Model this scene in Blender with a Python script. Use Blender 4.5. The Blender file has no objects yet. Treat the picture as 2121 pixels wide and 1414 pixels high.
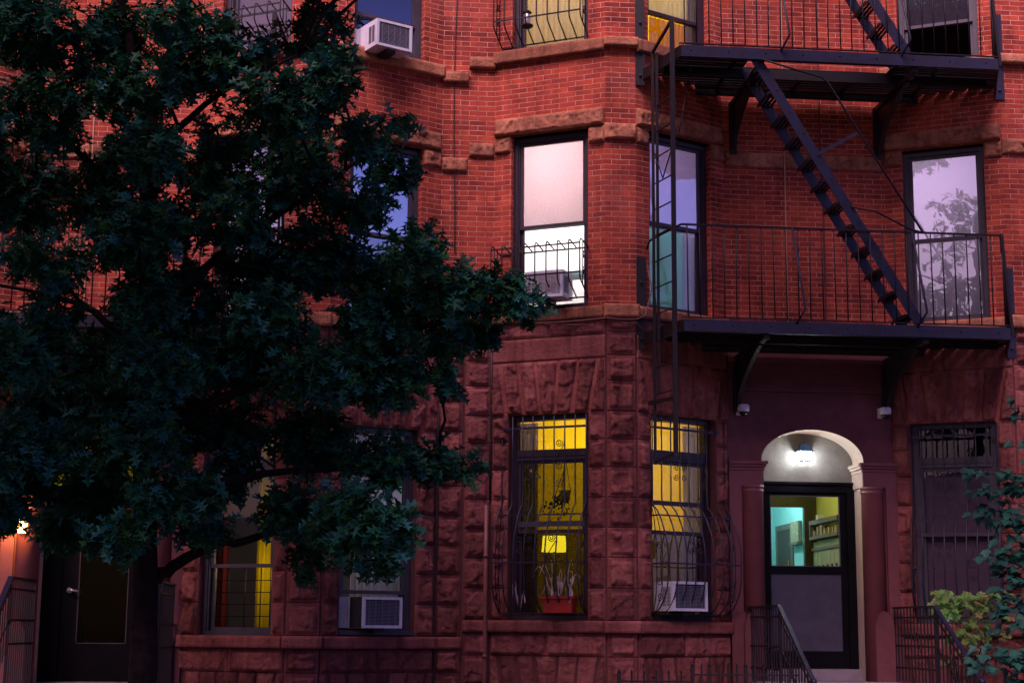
import bpy, math, random
from mathutils import Vector, noise
rnd = random.Random(7)
scene = bpy.context.scene
COL = scene.collection
V = Vector

# ------------------------------------------------------------------ materials
def nt(name):
    m = bpy.data.materials.new(name); m.use_nodes = True
    n = m.node_tree; n.nodes.clear()
    return m, n, n.nodes, n.links
def ramp(nodes, links, fac, stops):
    r = nodes.new('ShaderNodeValToRGB'); e = r.color_ramp.elements
    while len(e) < len(stops): e.new(0.5)
    for el, (p, c) in zip(e, stops):
        el.position = p; el.color = (c[0], c[1], c[2], 1)
    links.new(fac, r.inputs['Fac']); return r
def noise_tex(nodes, links, vec, scale, detail=4, rough=.6):
    t = nodes.new('ShaderNodeTexNoise'); t.inputs['Scale'].default_value = scale
    t.inputs['Detail'].default_value = detail; t.inputs['Roughness'].default_value = rough
    links.new(vec, t.inputs['Vector']); return t
def mixc(nodes, links, a, b, fac, mode='MIX'):
    m = nodes.new('ShaderNodeMix'); m.data_type = 'RGBA'; m.blend_type = mode
    for s, v in ((6, a), (7, b)):
        if hasattr(v, 'links'): links.new(v, m.inputs[s])
        else: m.inputs[s].default_value = (v[0], v[1], v[2], 1)
    if hasattr(fac, 'links'): links.new(fac, m.inputs[0])
    else: m.inputs[0].default_value = fac
    return m.outputs[2]
def math_n(nodes, links, op, a, b):
    m = nodes.new('ShaderNodeMath'); m.operation = op
    for i, v in enumerate((a, b)):
        if hasattr(v, 'links'): links.new(v, m.inputs[i])
        else: m.inputs[i].default_value = v
    return m.outputs[0]
def finish(m, nodes, links, color, rough=.8, metal=0, height=None, dist=.01, strength=.6, spec=.5, transl=None):
    p = nodes.new('ShaderNodeBsdfPrincipled'); o = nodes.new('ShaderNodeOutputMaterial')
    if hasattr(color, 'links'): links.new(color, p.inputs['Base Color'])
    else: p.inputs['Base Color'].default_value = (*color, 1)
    if hasattr(rough, 'links'): links.new(rough, p.inputs['Roughness'])
    else: p.inputs['Roughness'].default_value = rough
    p.inputs['Metallic'].default_value = metal
    p.inputs['Specular IOR Level'].default_value = spec
    if height is not None:
        b = nodes.new('ShaderNodeBump'); b.inputs['Distance'].default_value = dist
        b.inputs['Strength'].default_value = strength
        links.new(height, b.inputs['Height']); links.new(b.outputs[0], p.inputs['Normal'])
    out = p.outputs[0]
    if transl:
        t = nodes.new('ShaderNodeBsdfTranslucent')
        if hasattr(color, 'links'): links.new(color, t.inputs['Color'])
        else: t.inputs['Color'].default_value = (*color, 1)
        x = nodes.new('ShaderNodeMixShader'); x.inputs[0].default_value = transl
        links.new(p.outputs[0], x.inputs[1]); links.new(t.outputs[0], x.inputs[2]); out = x.outputs[0]
    links.new(out, o.inputs['Surface']); return m
def paint(name, c, rough=.5, var=.25, scale=9, metal=0, bump=.15, spec=.5, c2=None, transl=None):
    m, n, nodes, links = nt(name)
    tc = nodes.new('ShaderNodeTexCoord')
    a = noise_tex(nodes, links, tc.outputs['Object'], scale, 6, .65)
    d = c2 or tuple(x*(1-var) for x in c); l = tuple(min(1, x*(1+var)) for x in c)
    r = ramp(nodes, links, a.outputs['Fac'], [(.3, d), (.7, l)])
    b = noise_tex(nodes, links, tc.outputs['Object'], scale*9, 3, .6)
    return finish(m, nodes, links, r.outputs['Color'], rough, metal, b.outputs['Fac'], .004, bump, spec, transl)

def brick_mat():
    m, n, nodes, links = nt('red_brick')
    uv = nodes.new('ShaderNodeUVMap'); tc = nodes.new('ShaderNodeTexCoord')
    wob = noise_tex(nodes, links, tc.outputs['Object'], 2.6, 3)
    sub = nodes.new('ShaderNodeVectorMath'); sub.operation = 'SUBTRACT'
    links.new(wob.outputs['Color'], sub.inputs[0]); sub.inputs[1].default_value = (.5, .5, .5)
    sc = nodes.new('ShaderNodeVectorMath'); sc.operation = 'SCALE'; sc.inputs['Scale'].default_value = .016
    links.new(sub.outputs[0], sc.inputs[0])
    add = nodes.new('ShaderNodeVectorMath'); add.operation = 'ADD'
    links.new(uv.outputs[0], add.inputs[0]); links.new(sc.outputs[0], add.inputs[1])
    br = nodes.new('ShaderNodeTexBrick')
    for k, v in (('Scale', 1), ('Mortar Size', .0046), ('Mortar Smooth', .35), ('Brick Width', .2225), ('Row Height', .0665), ('Bias', 0)):
        br.inputs[k].default_value = v
    br.inputs['Color1'].default_value = (0, 0, 0, 1); br.inputs['Color2'].default_value = (1, 1, 1, 1)
    br.inputs['Mortar'].default_value = (.5, .5, .5, 1)
    links.new(add.outputs[0], br.inputs['Vector'])
    fine = noise_tex(nodes, links, tc.outputs['Object'], 42, 5, .7)
    k = math_n(nodes, links, 'ADD', math_n(nodes, links, 'MULTIPLY_ADD', br.outputs['Color'], .48), math_n(nodes, links, 'MULTIPLY', fine.outputs['Fac'], .42))
    k.node.inputs[0].links[0].from_node.inputs[2].default_value = .08
    bc = ramp(nodes, links, k, [(.12, (.18, .026, .020)), (.38, (.34, .046, .028)), (.72, (.47, .068, .033)), (1, (.56, .12, .05))])
    # efflorescence and soot in broad drifts
    big = noise_tex(nodes, links, tc.outputs['Object'], .9, 6, .65)
    er = ramp(nodes, links, big.outputs['Fac'], [(.54, (0, 0, 0)), (.74, (.34, .34, .34))])
    c1 = mixc(nodes, links, bc.outputs['Color'], (.42, .13, .12), er.outputs['Color'])
    mpn = nodes.new('ShaderNodeMapping'); mpn.inputs['Scale'].default_value = (3.2, 3.2, .35); links.new(tc.outputs['Object'], mpn.inputs['Vector'])
    stk = noise_tex(nodes, links, mpn.outputs[0], 2.4, 5, .65)
    kr = ramp(nodes, links, stk.outputs['Fac'], [(.32, (.66, .62, .64)), (.5, (1, 1, 1)), (.72, (1.08, 1.05, 1.03))])
    c1 = mixc(nodes, links, c1, kr.outputs['Color'], 1.0, 'MULTIPLY')
    soot = noise_tex(nodes, links, tc.outputs['Object'], 1.7, 6, .7)
    sr = ramp(nodes, links, soot.outputs['Fac'], [(.34, (.50, .47, .50)), (.56, (1, 1, 1))])
    c1 = mixc(nodes, links, c1, sr.outputs['Color'], 1.0, 'MULTIPLY')
    mv = noise_tex(nodes, links, tc.outputs['Object'], 6, 4)
    mc = ramp(nodes, links, mv.outputs['Fac'], [(.35, (.38, .165, .12)), (.65, (.64, .33, .255))])
    col = mixc(nodes, links, c1, mc.outputs['Color'], br.outputs['Fac'])
    h = math_n(nodes, links, 'SUBTRACT', math_n(nodes, links, 'MULTIPLY', fine.outputs['Fac'], .35), br.outputs['Fac'])
    return finish(m, nodes, links, col, .88, 0, h, .006, .8, .25)
def stone_mat(name, dark, light, warm, tone_amt=.42):
    m, n, nodes, links = nt(name)
    tc = nodes.new('ShaderNodeTexCoord')
    a = noise_tex(nodes, links, tc.outputs['Object'], 3.2, 8, .7)
    c = ramp(nodes, links, a.outputs['Fac'], [(.3, dark), (.52, light), (.72, warm)])
    at = nodes.new('ShaderNodeAttribute'); at.attribute_name = 'tone'
    t = ramp(nodes, links, at.outputs['Fac'], [(0, (1-tone_amt,)*3), (1, (1+tone_amt*.35,)*3)])
    col = mixc(nodes, links, c.outputs['Color'], t.outputs['Color'], 1, 'MULTIPLY')
    mpn = nodes.new('ShaderNodeMapping'); mpn.inputs['Scale'].default_value = (4, 4, .5); links.new(tc.outputs['Object'], mpn.inputs['Vector'])
    stk = noise_tex(nodes, links, mpn.outputs[0], 2.0, 6, .7)
    kr = ramp(nodes, links, stk.outputs['Fac'], [(.30, (.52, .47, .5)), (.52, (1, 1, 1)), (.75, (1.15, 1.1, 1.08))])
    col = mixc(nodes, links, col, kr.outputs['Color'], 1.0, 'MULTIPLY')
    g = nodes.new('ShaderNodeNewGeometry')
    pt = ramp(nodes, links, g.outputs['Pointiness'], [(.42, (.55, .5, .5)), (.5, (1, 1, 1)), (.6, (1.25, 1.15, 1.1))])
    col = mixc(nodes, links, col, pt.outputs['Color'], .8, 'MULTIPLY')
    b1 = noise_tex(nodes, links, tc.outputs['Object'], 26, 8, .72)
    b2 = noise_tex(nodes, links, tc.outputs['Object'], 140, 3, .6)
    h = math_n(nodes, links, 'ADD', b1.outputs['Fac'], math_n(nodes, links, 'MULTIPLY', b2.outputs['Fac'], .25))
    return finish(m, nodes, links, col, .9, 0, h, .03, 1.0, .2)
def glass_mat(name, refl, tint=(1, 1, 1), rough=.0, wav=.05):
    m, n, nodes, links = nt(name)
    tc = nodes.new('ShaderNodeTexCoord'); a = noise_tex(nodes, links, tc.outputs['Object'], 2.2, 2, .5)
    b = nodes.new('ShaderNodeBump'); b.inputs['Distance'].default_value = .02; b.inputs['Strength'].default_value = wav
    links.new(a.outputs['Fac'], b.inputs['Height'])
    g = nodes.new('ShaderNodeBsdfGlossy'); g.inputs['Roughness'].default_value = rough
    links.new(b.outputs[0], g.inputs['Normal'])
    t = nodes.new('ShaderNodeBsdfTransparent'); t.inputs['Color'].default_value = (*tint, 1)
    f = nodes.new('ShaderNodeFresnel'); f.inputs['IOR'].default_value = 1.45
    k = math_n(nodes, links, 'ADD', f.outputs[0], refl)
    x = nodes.new('ShaderNodeMixShader'); links.new(k, x.inputs[0])
    links.new(t.outputs[0], x.inputs[1]); links.new(g.outputs[0], x.inputs[2])
    o = nodes.new('ShaderNodeOutputMaterial'); links.new(x.outputs[0], o.inputs['Surface']); return m
def emis(name, c, s, base=(.8, .8, .8)):
    m, n, nodes, links = nt(name)
    p = nodes.new('ShaderNodeBsdfPrincipled'); p.inputs['Base Color'].default_value = (*base, 1)
    p.inputs['Emission Color'].default_value = (*c, 1); p.inputs['Emission Strength'].default_value = s
    o = nodes.new('ShaderNodeOutputMaterial'); links.new(p.outputs[0], o.inputs['Surface']); return m
def leaf_mat(name, lo, mid, hi, rough=.38, transl=.18, spec=.5, stops=None):
    m, n, nodes, links = nt(name)
    at = nodes.new('ShaderNodeAttribute'); at.attribute_name = 'tone'
    tc = nodes.new('ShaderNodeTexCoord'); a = noise_tex(nodes, links, tc.outputs['Object'], 30, 3)
    k = math_n(nodes, links, 'ADD', math_n(nodes, links, 'MULTIPLY', at.outputs['Fac'], .8), math_n(nodes, links, 'MULTIPLY', a.outputs['Fac'], .2))
    c = ramp(nodes, links, k, stops or [(.1, lo), (.5, mid), (.95, hi)])
    return finish(m, nodes, links, c.outputs['Color'], rough, 0, a.outputs['Fac'], .01, .3, spec, transl)
def curtain_mat(name, c, transl=.5):
    m, n, nodes, links = nt(name)
    tc = nodes.new('ShaderNodeTexCoord'); a = noise_tex(nodes, links, tc.outputs['Object'], 60, 3)
    r = ramp(nodes, links, a.outputs['Fac'], [(.3, tuple(x*.85 for x in c)), (.7, c)])
    return finish(m, nodes, links, r.outputs['Color'], .95, 0, a.outputs['Fac'], .003, .4, .1, transl)

M = dict(
    brick=brick_mat(),
    stone=stone_mat('brownstone_rock_face', (.215, .062, .056), (.345, .108, .096), (.43, .155, .125)),
    band=stone_mat('brownstone_trim', (.24, .085, .055), (.45, .175, .10), (.62, .27, .15), .3),
    joint=paint('stone_joint', (.125, .036, .036), .95, .3, 14),
    plaster=paint('maroon_plaster', (.135, .034, .040), .7, .34, 2.2, bump=.25),
    tymp=paint('rough_stucco', (.185, .160, .138), .85, .2, 5, bump=1.0),
    colpaint=paint('maroon_column_paint', (.17, .045, .05), .55, .15, 4),
    iron=paint('purple_black_iron', (.0065, .0055, .009), .5, .45, 11, bump=.9, c2=(.016, .007, .006), spec=.35),
    iron_blue=paint('blue_black_iron', (.014, .015, .046), .45, .35, 9, bump=.5, c2=(.020, .010, .013), spec=.4),
    frame=paint('dark_window_paint', (.030, .016, .028), .45, .3, 6),
    frame_grey=paint('grey_window_paint', (.05, .04, .055), .5, .3, 6),
    door=paint('black_door_paint', (.0045, .004, .006), .45, .4, 5, spec=.12),
    panel=paint('slate_door_panel', (.062, .054, .085), .5, .22, 5),
    white=paint('white_enamel', (.62, .60, .68), .45, .12, 6),
    fin=paint('grey_fins', (.17, .16, .20), .5, .25, 30),
    fin_light=paint('pale_fins', (.56, .50, .56), .5, .25, 30),
    slot=paint('dark_gap', (.02, .018, .024), .8, .3, 9),
    landing=paint('pale_stone_step', (.27, .22, .25), .85, .2, 4, bump=.6),
    asphalt=paint('asphalt', (.035, .034, .036), .9, .3, 4, bump=.6),
    pave=paint('concrete_flags', (.07, .062, .064), .9, .2, 3, bump=.5),
    bark=paint('oak_bark', (.014, .009, .009), .95, .5, 14, bump=1.0, c2=(.005, .003, .003), spec=.1),
    cable=paint('black_cable', (.02, .014, .018), .6, .3, 6),
    pipe=paint('maroon_pipe', (.17, .055, .05), .5, .25, 5),
    terracotta=paint('red_plastic_trough', (.33, .022, .016), .45, .25, 7),
    straw=paint('withered_straw', (.42, .33, .34), .9, .25, 20),
    steel=paint('satin_steel', (.55, .55, .62), .3, .1, 8, metal=.8),
    chrome_white=paint('camera_white', (.72, .66, .74), .4, .08, 8),
    dome=paint('smoked_dome', (.012, .012, .016), .12, .1, 4),
    glass=glass_mat('window_glass', .03),
    glass_grey=glass_mat('grey_tinted_glass', .13, (.21, .20, .205)),  # grey tint darkens the view through the pane
    glass_tint=glass_mat('faintly_tinted_glass', .03, (.80, .76, .74)),
    glass_dark=glass_mat('dark_tinted_glass', .11, (.07, .065, .072)),  # deeper tint, darker view
    glass_sky=glass_mat('old_reflective_glass', .46),
    glass_mid=glass_mat('half_reflective_glass', .27),
    door_glass=glass_mat('door_glass', .01, wav=.05),
    yellow=paint('mustard_wall', (.80, .62, .010), .8, .05, 2),
    cream=paint('cream_wall', (.75, .66, .35), .8, .05, 2),
    cool=paint('cool_white_wall', (.78, .80, .78), .8, .04, 2),
    teal_room=paint('teal_wall', (.34, .66, .66), .8, .05, 2),
    lime=paint('olive_yellow_wall', (.60, .60, .16), .8, .05, 2),
    dim=paint('dim_wall', (.10, .085, .12), .9, .2, 2),
    floorb=paint('brown_floor', (.14, .075, .035), .6, .3, 3),
    olive=paint('olive_wood', (.055, .047, .018), .5, .3, 5),
    brown=paint('brown_panel_door', (.075, .035, .03), .5, .3, 4),
    brass=paint('brass', (.75, .5, .15), .3, .1, 8, metal=.9),
    mailbox=paint('putty_mailbox', (.42, .40, .25), .5, .12, 7),
    shelf=paint('grey_shelf', (.16, .13, .12), .6, .2, 6),
    papers=paint('papers', (.35, .30, .2), .8, .6, 35),
    shade=curtain_mat('white_roller_shade', (.90, .74, .76), .6),
    shade_violet=curtain_mat('violet_white_shade', (.86, .76, .86), .6),
    lilac=curtain_mat('lilac_shade', (.60, .50, .68), .45),
    dark_shade=curtain_mat('dusky_shade', (.24, .18, .27), .1),
    teal_blind=curtain_mat('teal_blind', (.34, .54, .50), .5),
    grey_curtain=curtain_mat('grey_curtain', (.56, .50, .62), .10),
    white_curtain=curtain_mat('white_curtain', (.66, .62, .72), .5),
    amber=curtain_mat('amber_curtain', (.85, .42, .02), .55),
    lace=curtain_mat('lace_curtain', (.85, .78, .62), .5),
    yellow_curtain=curtain_mat('yellow_curtain', (.85, .68, .02), .5),
    red_curtain=curtain_mat('red_curtain', (.22, .03, .03), .2),
    oak=leaf_mat('oak_leaf', 0, 0, 0, .5, .15, .2, [(.1, (.004, .022, .008)), (.40, (.013, .080, .022)), (.64, (.015, .098, .074)), (.90, (.028, .160, .168))]),
    maple=leaf_mat('maple_leaf', (.006, .034, .027), (.013, .068, .052), (.022, .105, .072), .55, .2, .25),
    vine=leaf_mat('vine_leaf', (.36, .14, .08), (.10, .22, .035), (.13, .34, .07), .5, .25),
    house_leaf=leaf_mat('fern_leaf', (.012, .04, .008), (.03, .09, .016), (.06, .15, .03), .5, .2),
    lamp=emis('lamp_glass', (.80, .93, 1.0), 75),
    lamp_warm=emis('warm_lamp_glass', (1.0, .55, .14), 9),
    lampshade=emis('lampshade', (1.0, .82, .02), 14, (.8, .7, .1)),
    lamp_cap=paint('blue_lamp_cap', (.02, .06, .12), .4, .3, 8),
)

# ------------------------------------------------------------------ objects
ORG = {}
def setp(o, label=None, cat=None, group=None, kind=None):
    if label: o['label'] = label
    if cat: o['category'] = cat
    if group: o['group'] = group
    if kind: o['kind'] = kind
    return o
def thing(name, loc, label, cat, group=None):
    o = bpy.data.objects.new(name, None); COL.objects.link(o); o.empty_display_size = .1
    o.location = loc; ORG[o] = V(loc)
    return setp(o, label, cat, group)
class MB:
    def __init__(s): s.v = []; s.f = []; s.uv = []; s.t = []; s.m = []; s.smooth = []
    def add(s, pts, faces, uvs=None, tone=.5, mi=0, sm=False):
        b = len(s.v)
        for i, p in enumerate(pts):
            s.v.append(V(p)); s.uv.append(uvs[i] if uvs else (0, 0))
            s.t.append(tone[i] if isinstance(tone, list) else tone)
        for f in faces:
            s.f.append([b+i for i in f]); s.m.append(mi); s.smooth.append(sm)
    def quad(s, a, b, c, d, uv=None, **k): s.add([a, b, c, d], [(0, 1, 2, 3)], uv, **k)
    def box8(s, P, **k):
        s.add(P, [(0, 1, 2, 3), (7, 6, 5, 4), (0, 4, 5, 1), (1, 5, 6, 2), (2, 6, 7, 3), (3, 7, 4, 0)], **k)
    def box(s, x0, x1, y0, y1, z0, z1, **k):
        s.box8([V(p) for p in ((x0, y1, z0), (x1, y1, z0), (x1, y0, z0), (x0, y0, z0), (x0, y1, z1), (x1, y1, z1), (x1, y0, z1), (x0, y0, z1))], **k)
    def tube(s, pts, r, n=6, taper=None, cap=True, **k):
        pts = [V(p) for p in pts]; rings = []; L = len(pts)
        if L < 2: return
        ref = V((0, 0, 1)); d0 = (pts[1]-pts[0]).normalized()
        if abs(d0.dot(ref)) > .9: ref = V((1, 0, 0))
        b = len(s.v); u = d0.cross(ref).normalized(); P = []
        for i, p in enumerate(pts):
            d = ((pts[min(i+1, L-1)]-pts[max(i-1, 0)])).normalized()
            u = (u - d*u.dot(d)).normalized(); w = d.cross(u)
            rr = r if taper is None else (taper[i] if isinstance(taper, list) else r+(taper-r)*i/(L-1))
            P += [p+u*(rr*math.cos(2*math.pi*j/n))+w*(rr*math.sin(2*math.pi*j/n)) for j in range(n)]
        F = [(i*n+j, i*n+(j+1) % n, (i+1)*n+(j+1) % n, (i+1)*n+j) for i in range(L-1) for j in range(n)]
        if cap: F += [tuple(range(n-1, -1, -1)), tuple((L-1)*n+j for j in range(n))]
        s.add(P, F, sm=k.pop('sm', n > 4), **k)
    def bar(s, p, q, w, h, up=(0, 0, 1), **k):     # rectangular bar p->q, w sideways, h along up
        p, q = V(p), V(q); d = (q-p).normalized(); up = V(up)
        if abs(d.dot(up)) > .98: up = V((0, 1, 0))
        sd = d.cross(up).normalized(); up = sd.cross(d).normalized()
        a, b = sd*(w/2), up*(h/2)
        s.box8([p-a-b, p+a-b, q+a-b, q-a-b, p-a+b, p+a+b, q+a+b, q-a+b], **k)
    def lathe(s, c, prof, n=16, axis=(0, 0, 1), **k):
        c = V(c); ax = V(axis).normalized(); u = ax.orthogonal().normalized(); w = ax.cross(u)
        P = [c+ax*z+(u*math.cos(2*math.pi*j/n)+w*math.sin(2*math.pi*j/n))*r for r, z in prof for j in range(n)]
        L = len(prof)
        F = [(i*n+j, i*n+(j+1) % n, (i+1)*n+(j+1) % n, (i+1)*n+j) for i in range(L-1) for j in range(n)]
        F += [tuple(range(n-1, -1, -1)), tuple((L-1)*n+j for j in range(n))]
        s.add(P, F, sm=k.pop('sm', True), **k)
    def build(s, name, mats, parent=None, label=None):
        o0 = V((0, 0, 0)); q = parent
        while q is not None:
            if q in ORG: o0 = o0+ORG[q]
            q = q.parent
        me = bpy.data.meshes.new(name)
        me.from_pydata([tuple(p-o0) for p in s.v], [], s.f)
        if not isinstance(mats, (list, tuple)): mats = [mats]
        for m in mats: me.materials.append(M[m] if isinstance(m, str) else m)
        me.polygons.foreach_set('material_index', s.m); me.polygons.foreach_set('use_smooth', s.smooth)
        ul = me.uv_layers.new(name='UVMap')
        fl = []
        for f in s.f:
            for i in f: fl += [s.uv[i][0], s.uv[i][1]]
        ul.data.foreach_set('uv', fl)
        at = me.attributes.new('tone', 'FLOAT', 'POINT'); at.data.foreach_set('value', s.t)
        me.update()
        o = bpy.data.objects.new(name, me); COL.objects.link(o)
        if parent is not None: o.parent = parent
        if label: o['label'] = label
        return o
def lone(name, mb, mats, label, cat, group=None):
    return setp(mb.build(name, mats), label, cat, group)
def struct(name, mb, mats): return setp(mb.build(name, mats), kind='structure')

class Face:                      # a vertical wall plane P->Q seen left to right; n points to the street
    def __init__(s, P, Q):
        s.P = V((P[0], P[1], 0)); d = V((Q[0]-P[0], Q[1]-P[1], 0)); s.L = d.length; s.d = d.normalized()
        s.n = V((s.d.y, -s.d.x, 0))
    def __call__(s, a, z, n=0): return s.P+s.d*a+s.n*n+V((0, 0, z))
    def box(s, mb, a0, a1, z0, z1, n0, n1, **k):
        mb.box8([s(a0, z0, n0), s(a1, z0, n0), s(a1, z0, n1), s(a0, z0, n1), s(a0, z1, n0), s(a1, z1, n0), s(a1, z1, n1), s(a0, z1, n1)], **k)
    def pane(s, mb, a0, a1, z0, z1, n): mb.quad(s(a0, z0, n), s(a1, z0, n), s(a1, z1, n), s(a0, z1, n))
    def wall(s, mb, z0, z1, holes=(), n=0, reveal=.12, a0=0, a1=None, uo=0):
        a1 = s.L if a1 is None else a1
        xs = sorted({a0, a1, *[h[0] for h in holes], *[h[1] for h in holes]}); zs = sorted({z0, z1, *[h[2] for h in holes], *[h[3] for h in holes]})
        for i in range(len(xs)-1):
            for j in range(len(zs)-1):
                cx, cz = (xs[i]+xs[i+1])/2, (zs[j]+zs[j+1])/2
                if any(h[0] < cx < h[1] and h[2] < cz < h[3] for h in holes): continue
                q = [(xs[i], zs[j]), (xs[i+1], zs[j]), (xs[i+1], zs[j+1]), (xs[i], zs[j+1])]
                mb.quad(*[s(a, z, n) for a, z in q], uv=[(a+uo, z) for a, z in q])
        for h in holes:
            for (a, za, b, zb) in ((h[0], h[2], h[0], h[3]), (h[1], h[3], h[1], h[2]), (h[0], h[3], h[1], h[3]), (h[1], h[2], h[0], h[2])):
                if za != zb: uvq = [(a+uo, za), (a+uo, zb), (a+uo-reveal, zb), (a+uo-reveal, za)]
                else: uvq = [(a+uo, za), (b+uo, za), (b+uo, za+reveal), (a+uo, za+reveal)]
                mb.quad(s(a, za, n), s(b, zb, n), s(b, zb, n-reveal), s(a, za, n-reveal), uv=uvq)

def sstep(t): t = max(0., min(1., t)); return t*t*(3-2*t)
def block(mb, F, poly, amp=.045, margin=.020, n0=.012, rough=1.0, res=.016, tone=None, shape=0):
    """rock-faced stone: poly = (bl, br, tr, tl) in (s, z)"""
    bl, br, tr, tl = poly
    w = max(br[0]-bl[0], tr[0]-tl[0]); h = max(tl[1]-bl[1], tr[1]-br[1])
    nu, nv = max(4, int(w/res)), max(4, int(h/res)); sd = rnd.random()*100
    tone = rnd.random() if tone is None else tone
    gap = .003; P = []; T = []
    kx, kz = rnd.uniform(-.35, .35), rnd.uniform(-.3, .5)
    for j in range(-1, nv+2):
        for i in range(-1, nu+2):
            u = min(1, max(0, i/nu)); v = min(1, max(0, j/nv))
            sk = i in (-1, nu+1) or j in (-1, nv+1)
            a = (bl[0]*(1-u)+br[0]*u)*(1-v)+(tl[0]*(1-u)+tr[0]*u)*v
            z = (bl[1]*(1-u)+br[1]*u)*(1-v)+(tl[1]*(1-u)+tr[1]*u)*v
            wl = br[0]-bl[0] if v < .5 else tr[0]-tl[0]
            ex0, ex1 = u*wl, (1-u)*wl; ey0, ey1 = v*h, (1-v)*h
            q = V((a*1.0+sd, z, sd*.7))
            jit = .010*noise.noise(q*22)*rough
            mm = margin
            tx = min(sstep((ex0-mm+jit)/.018), sstep((ex1-mm+jit)/.018))
            ty = min(sstep((ey0-mm+jit)/.010), sstep((ey1-mm+jit)/.030))
            t = tx*ty
            n1 = noise.noise(q*3.6)
            def chip(sc):
                dd, pp = noise.voronoi(q*sc); c0 = pp[0]; w_ = q*sc-c0
                g = noise.noise_vector(c0*3.7+V((2, 7, 1)))
                return noise.noise(c0*2.3+V((1, 4, 9)))*.9+g.dot(w_)*1.5
            f1, f2 = chip(5.5), chip(15)
            hh = n0+t*(amp*(.66+.46*f1+.22*n1+kx*(u-.5)*.5+kz*(v-.5)*.5)+rough*.0115*f2)
            hh -= amp*.25*t*v
            if t > .5: hh = max(hh, n0+.006)
            if sk: hh = -.012
            P.append(F(a, z, hh)); T.append(tone)
    W = nu+3; H = nv+3
    mb.add(P, [(j*W+i, j*W+i+1, (j+1)*W+i+1, (j+1)*W+i) for j in range(H-1) for i in range(W-1)], tone=T, sm=True)
def rect(a0, a1, z0, z1, g=.004): return ((a0+g, z0+g), (a1-g, z0+g), (a1-g, z1-g), (a0+g, z1-g))
def slab(mb, F, a0, a1, z0, z1, n1, tone=None):      # smooth dressed stone with worn edges
    block(mb, F, rect(a0, a1, z0, z1, 0), amp=.010, margin=-.02, n0=n1-.010, rough=.45, res=.03, tone=tone)

# ------------------------------------------------------------------ windows
def window(house, F, a0, a1, z0, z1, rail, transom=None, g_up='glass', g_lo='glass', fr='frame', back=.11, fw=.055, open_to=None, mid=None):
    mb = MB()
    for q in ((a0, a0+fw, z0, z1), (a1-fw, a1, z0, z1), (a0+fw, a1-fw, z1-fw*1.1, z1), (a0+fw, a1-fw, z0, z0+.05)):
        F.box(mb, *q, -back-.09, -back+.02)
    for q in ((a0+fw, a0+fw+.018, z0+.05, z1-fw*1.1), (a1-fw-.018, a1-fw, z0+.05, z1-fw*1.1)):
        F.box(mb, *q, -back-.085, -back+.004)
    i0, i1, zt, zb = a0+fw+.018, a1-fw-.018, z1-fw*1.1, z0+.05
    if transom:
        F.box(mb, i0, i1, transom[0], transom[1], -back-.08, -back+.012)
        F.box(mb, i0, i1, transom[0]+.05, transom[0]+.062, -back-.01, -back+.022)
    w = mb.build('window', fr, house)
    if transom:
        p = MB(); F.pane(p, i0, i1, transom[1], zt, -back-.041); p.build('pane', g_up, w); zt = transom[0]
    def sash(zz0, zz1, nn, g):
        m = MB(); sw = .042
        for q in ((i0, i0+sw, zz0, zz1), (i1-sw, i1, zz0, zz1), (i0+sw, i1-sw, zz0, zz0+sw), (i0+sw, i1-sw, zz1-sw, zz1)):
            F.box(m, *q, nn-.035, nn)
        m.build('sash', fr, w)
        p = MB(); F.pane(p, i0+sw, i1-sw, zz0+sw, zz1-sw, nn-.016); p.build('pane', g, w)
    sash(rail-.02, zt, -back-.012, mid or g_up)
    if open_to: sash(open_to, rail+.02+(open_to-zb)*.5, -back-.05, g_lo)
    else: sash(zb, rail+.022, -back-.05, g_lo)
    return w
def curtain(F, a0, a1, z0, z1, n, mat, label, waves=7, amp=.03, flare=0, name='curtain'):
    mb = MB(); N = waves*8; ph = rnd.random()*6
    for i in range(N):
        pts = []
        for (u, z) in ((i/N, z0), ((i+1)/N, z0), ((i+1)/N, z1), (i/N, z1)):
            k = math.sin(u*waves*2*math.pi+ph+.6*math.sin(u*9))*amp
            pts.append(F(a0+(a1-a0+(flare if z == z0 else 0))*u, z, n+k))
        mb.quad(*pts, sm=True)
    return lone(name, mb, mat, label, 'curtain')
def shade(w, F, a0, a1, z0, z1, n, mat, bar=True):
    mb = MB(); F.box(mb, a0, a1, z0, z1, n-.004, n)
    if bar: F.box(mb, a0, a1, z0-.02, z0, n-.012, n+.008)
    return mb.build('roller_shade', mat, w)
def room(house, x0, x1, y0, y1, z0, z1, wall, floor='floorb', ceil='cream'):
    mb = MB()
    mb.quad((x0, y1, z0), (x1, y1, z0), (x1, y1, z1), (x0, y1, z1))
    mb.quad((x0, y0, z0), (x0, y1, z0), (x0, y1, z1), (x0, y0, z1))
    mb.quad((x1, y1, z0), (x1, y0, z0), (x1, y0, z1), (x1, y1, z1))
    mb.quad((x0, y0, z0), (x1, y0, z0), (x1, y1, z0), (x0, y1, z0), mi=1)
    mb.quad((x0, y1, z1), (x1, y1, z1), (x1, y0, z1), (x0, y0, z1), mi=2)
    return mb.build('room_interior', [wall, floor, ceil], house)
def lamp(loc, watts, color, r=.12, parent=None, name='room_light'):
    l = bpy.data.lights.new(name, 'POINT'); l.energy = watts; l.color = color; l.shadow_soft_size = r
    o = bpy.data.objects.new(name, l); COL.objects.link(o); o.location = loc
    if parent:
        o.parent = parent; o.location = V(loc)-ORG[parent]
    return o

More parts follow.
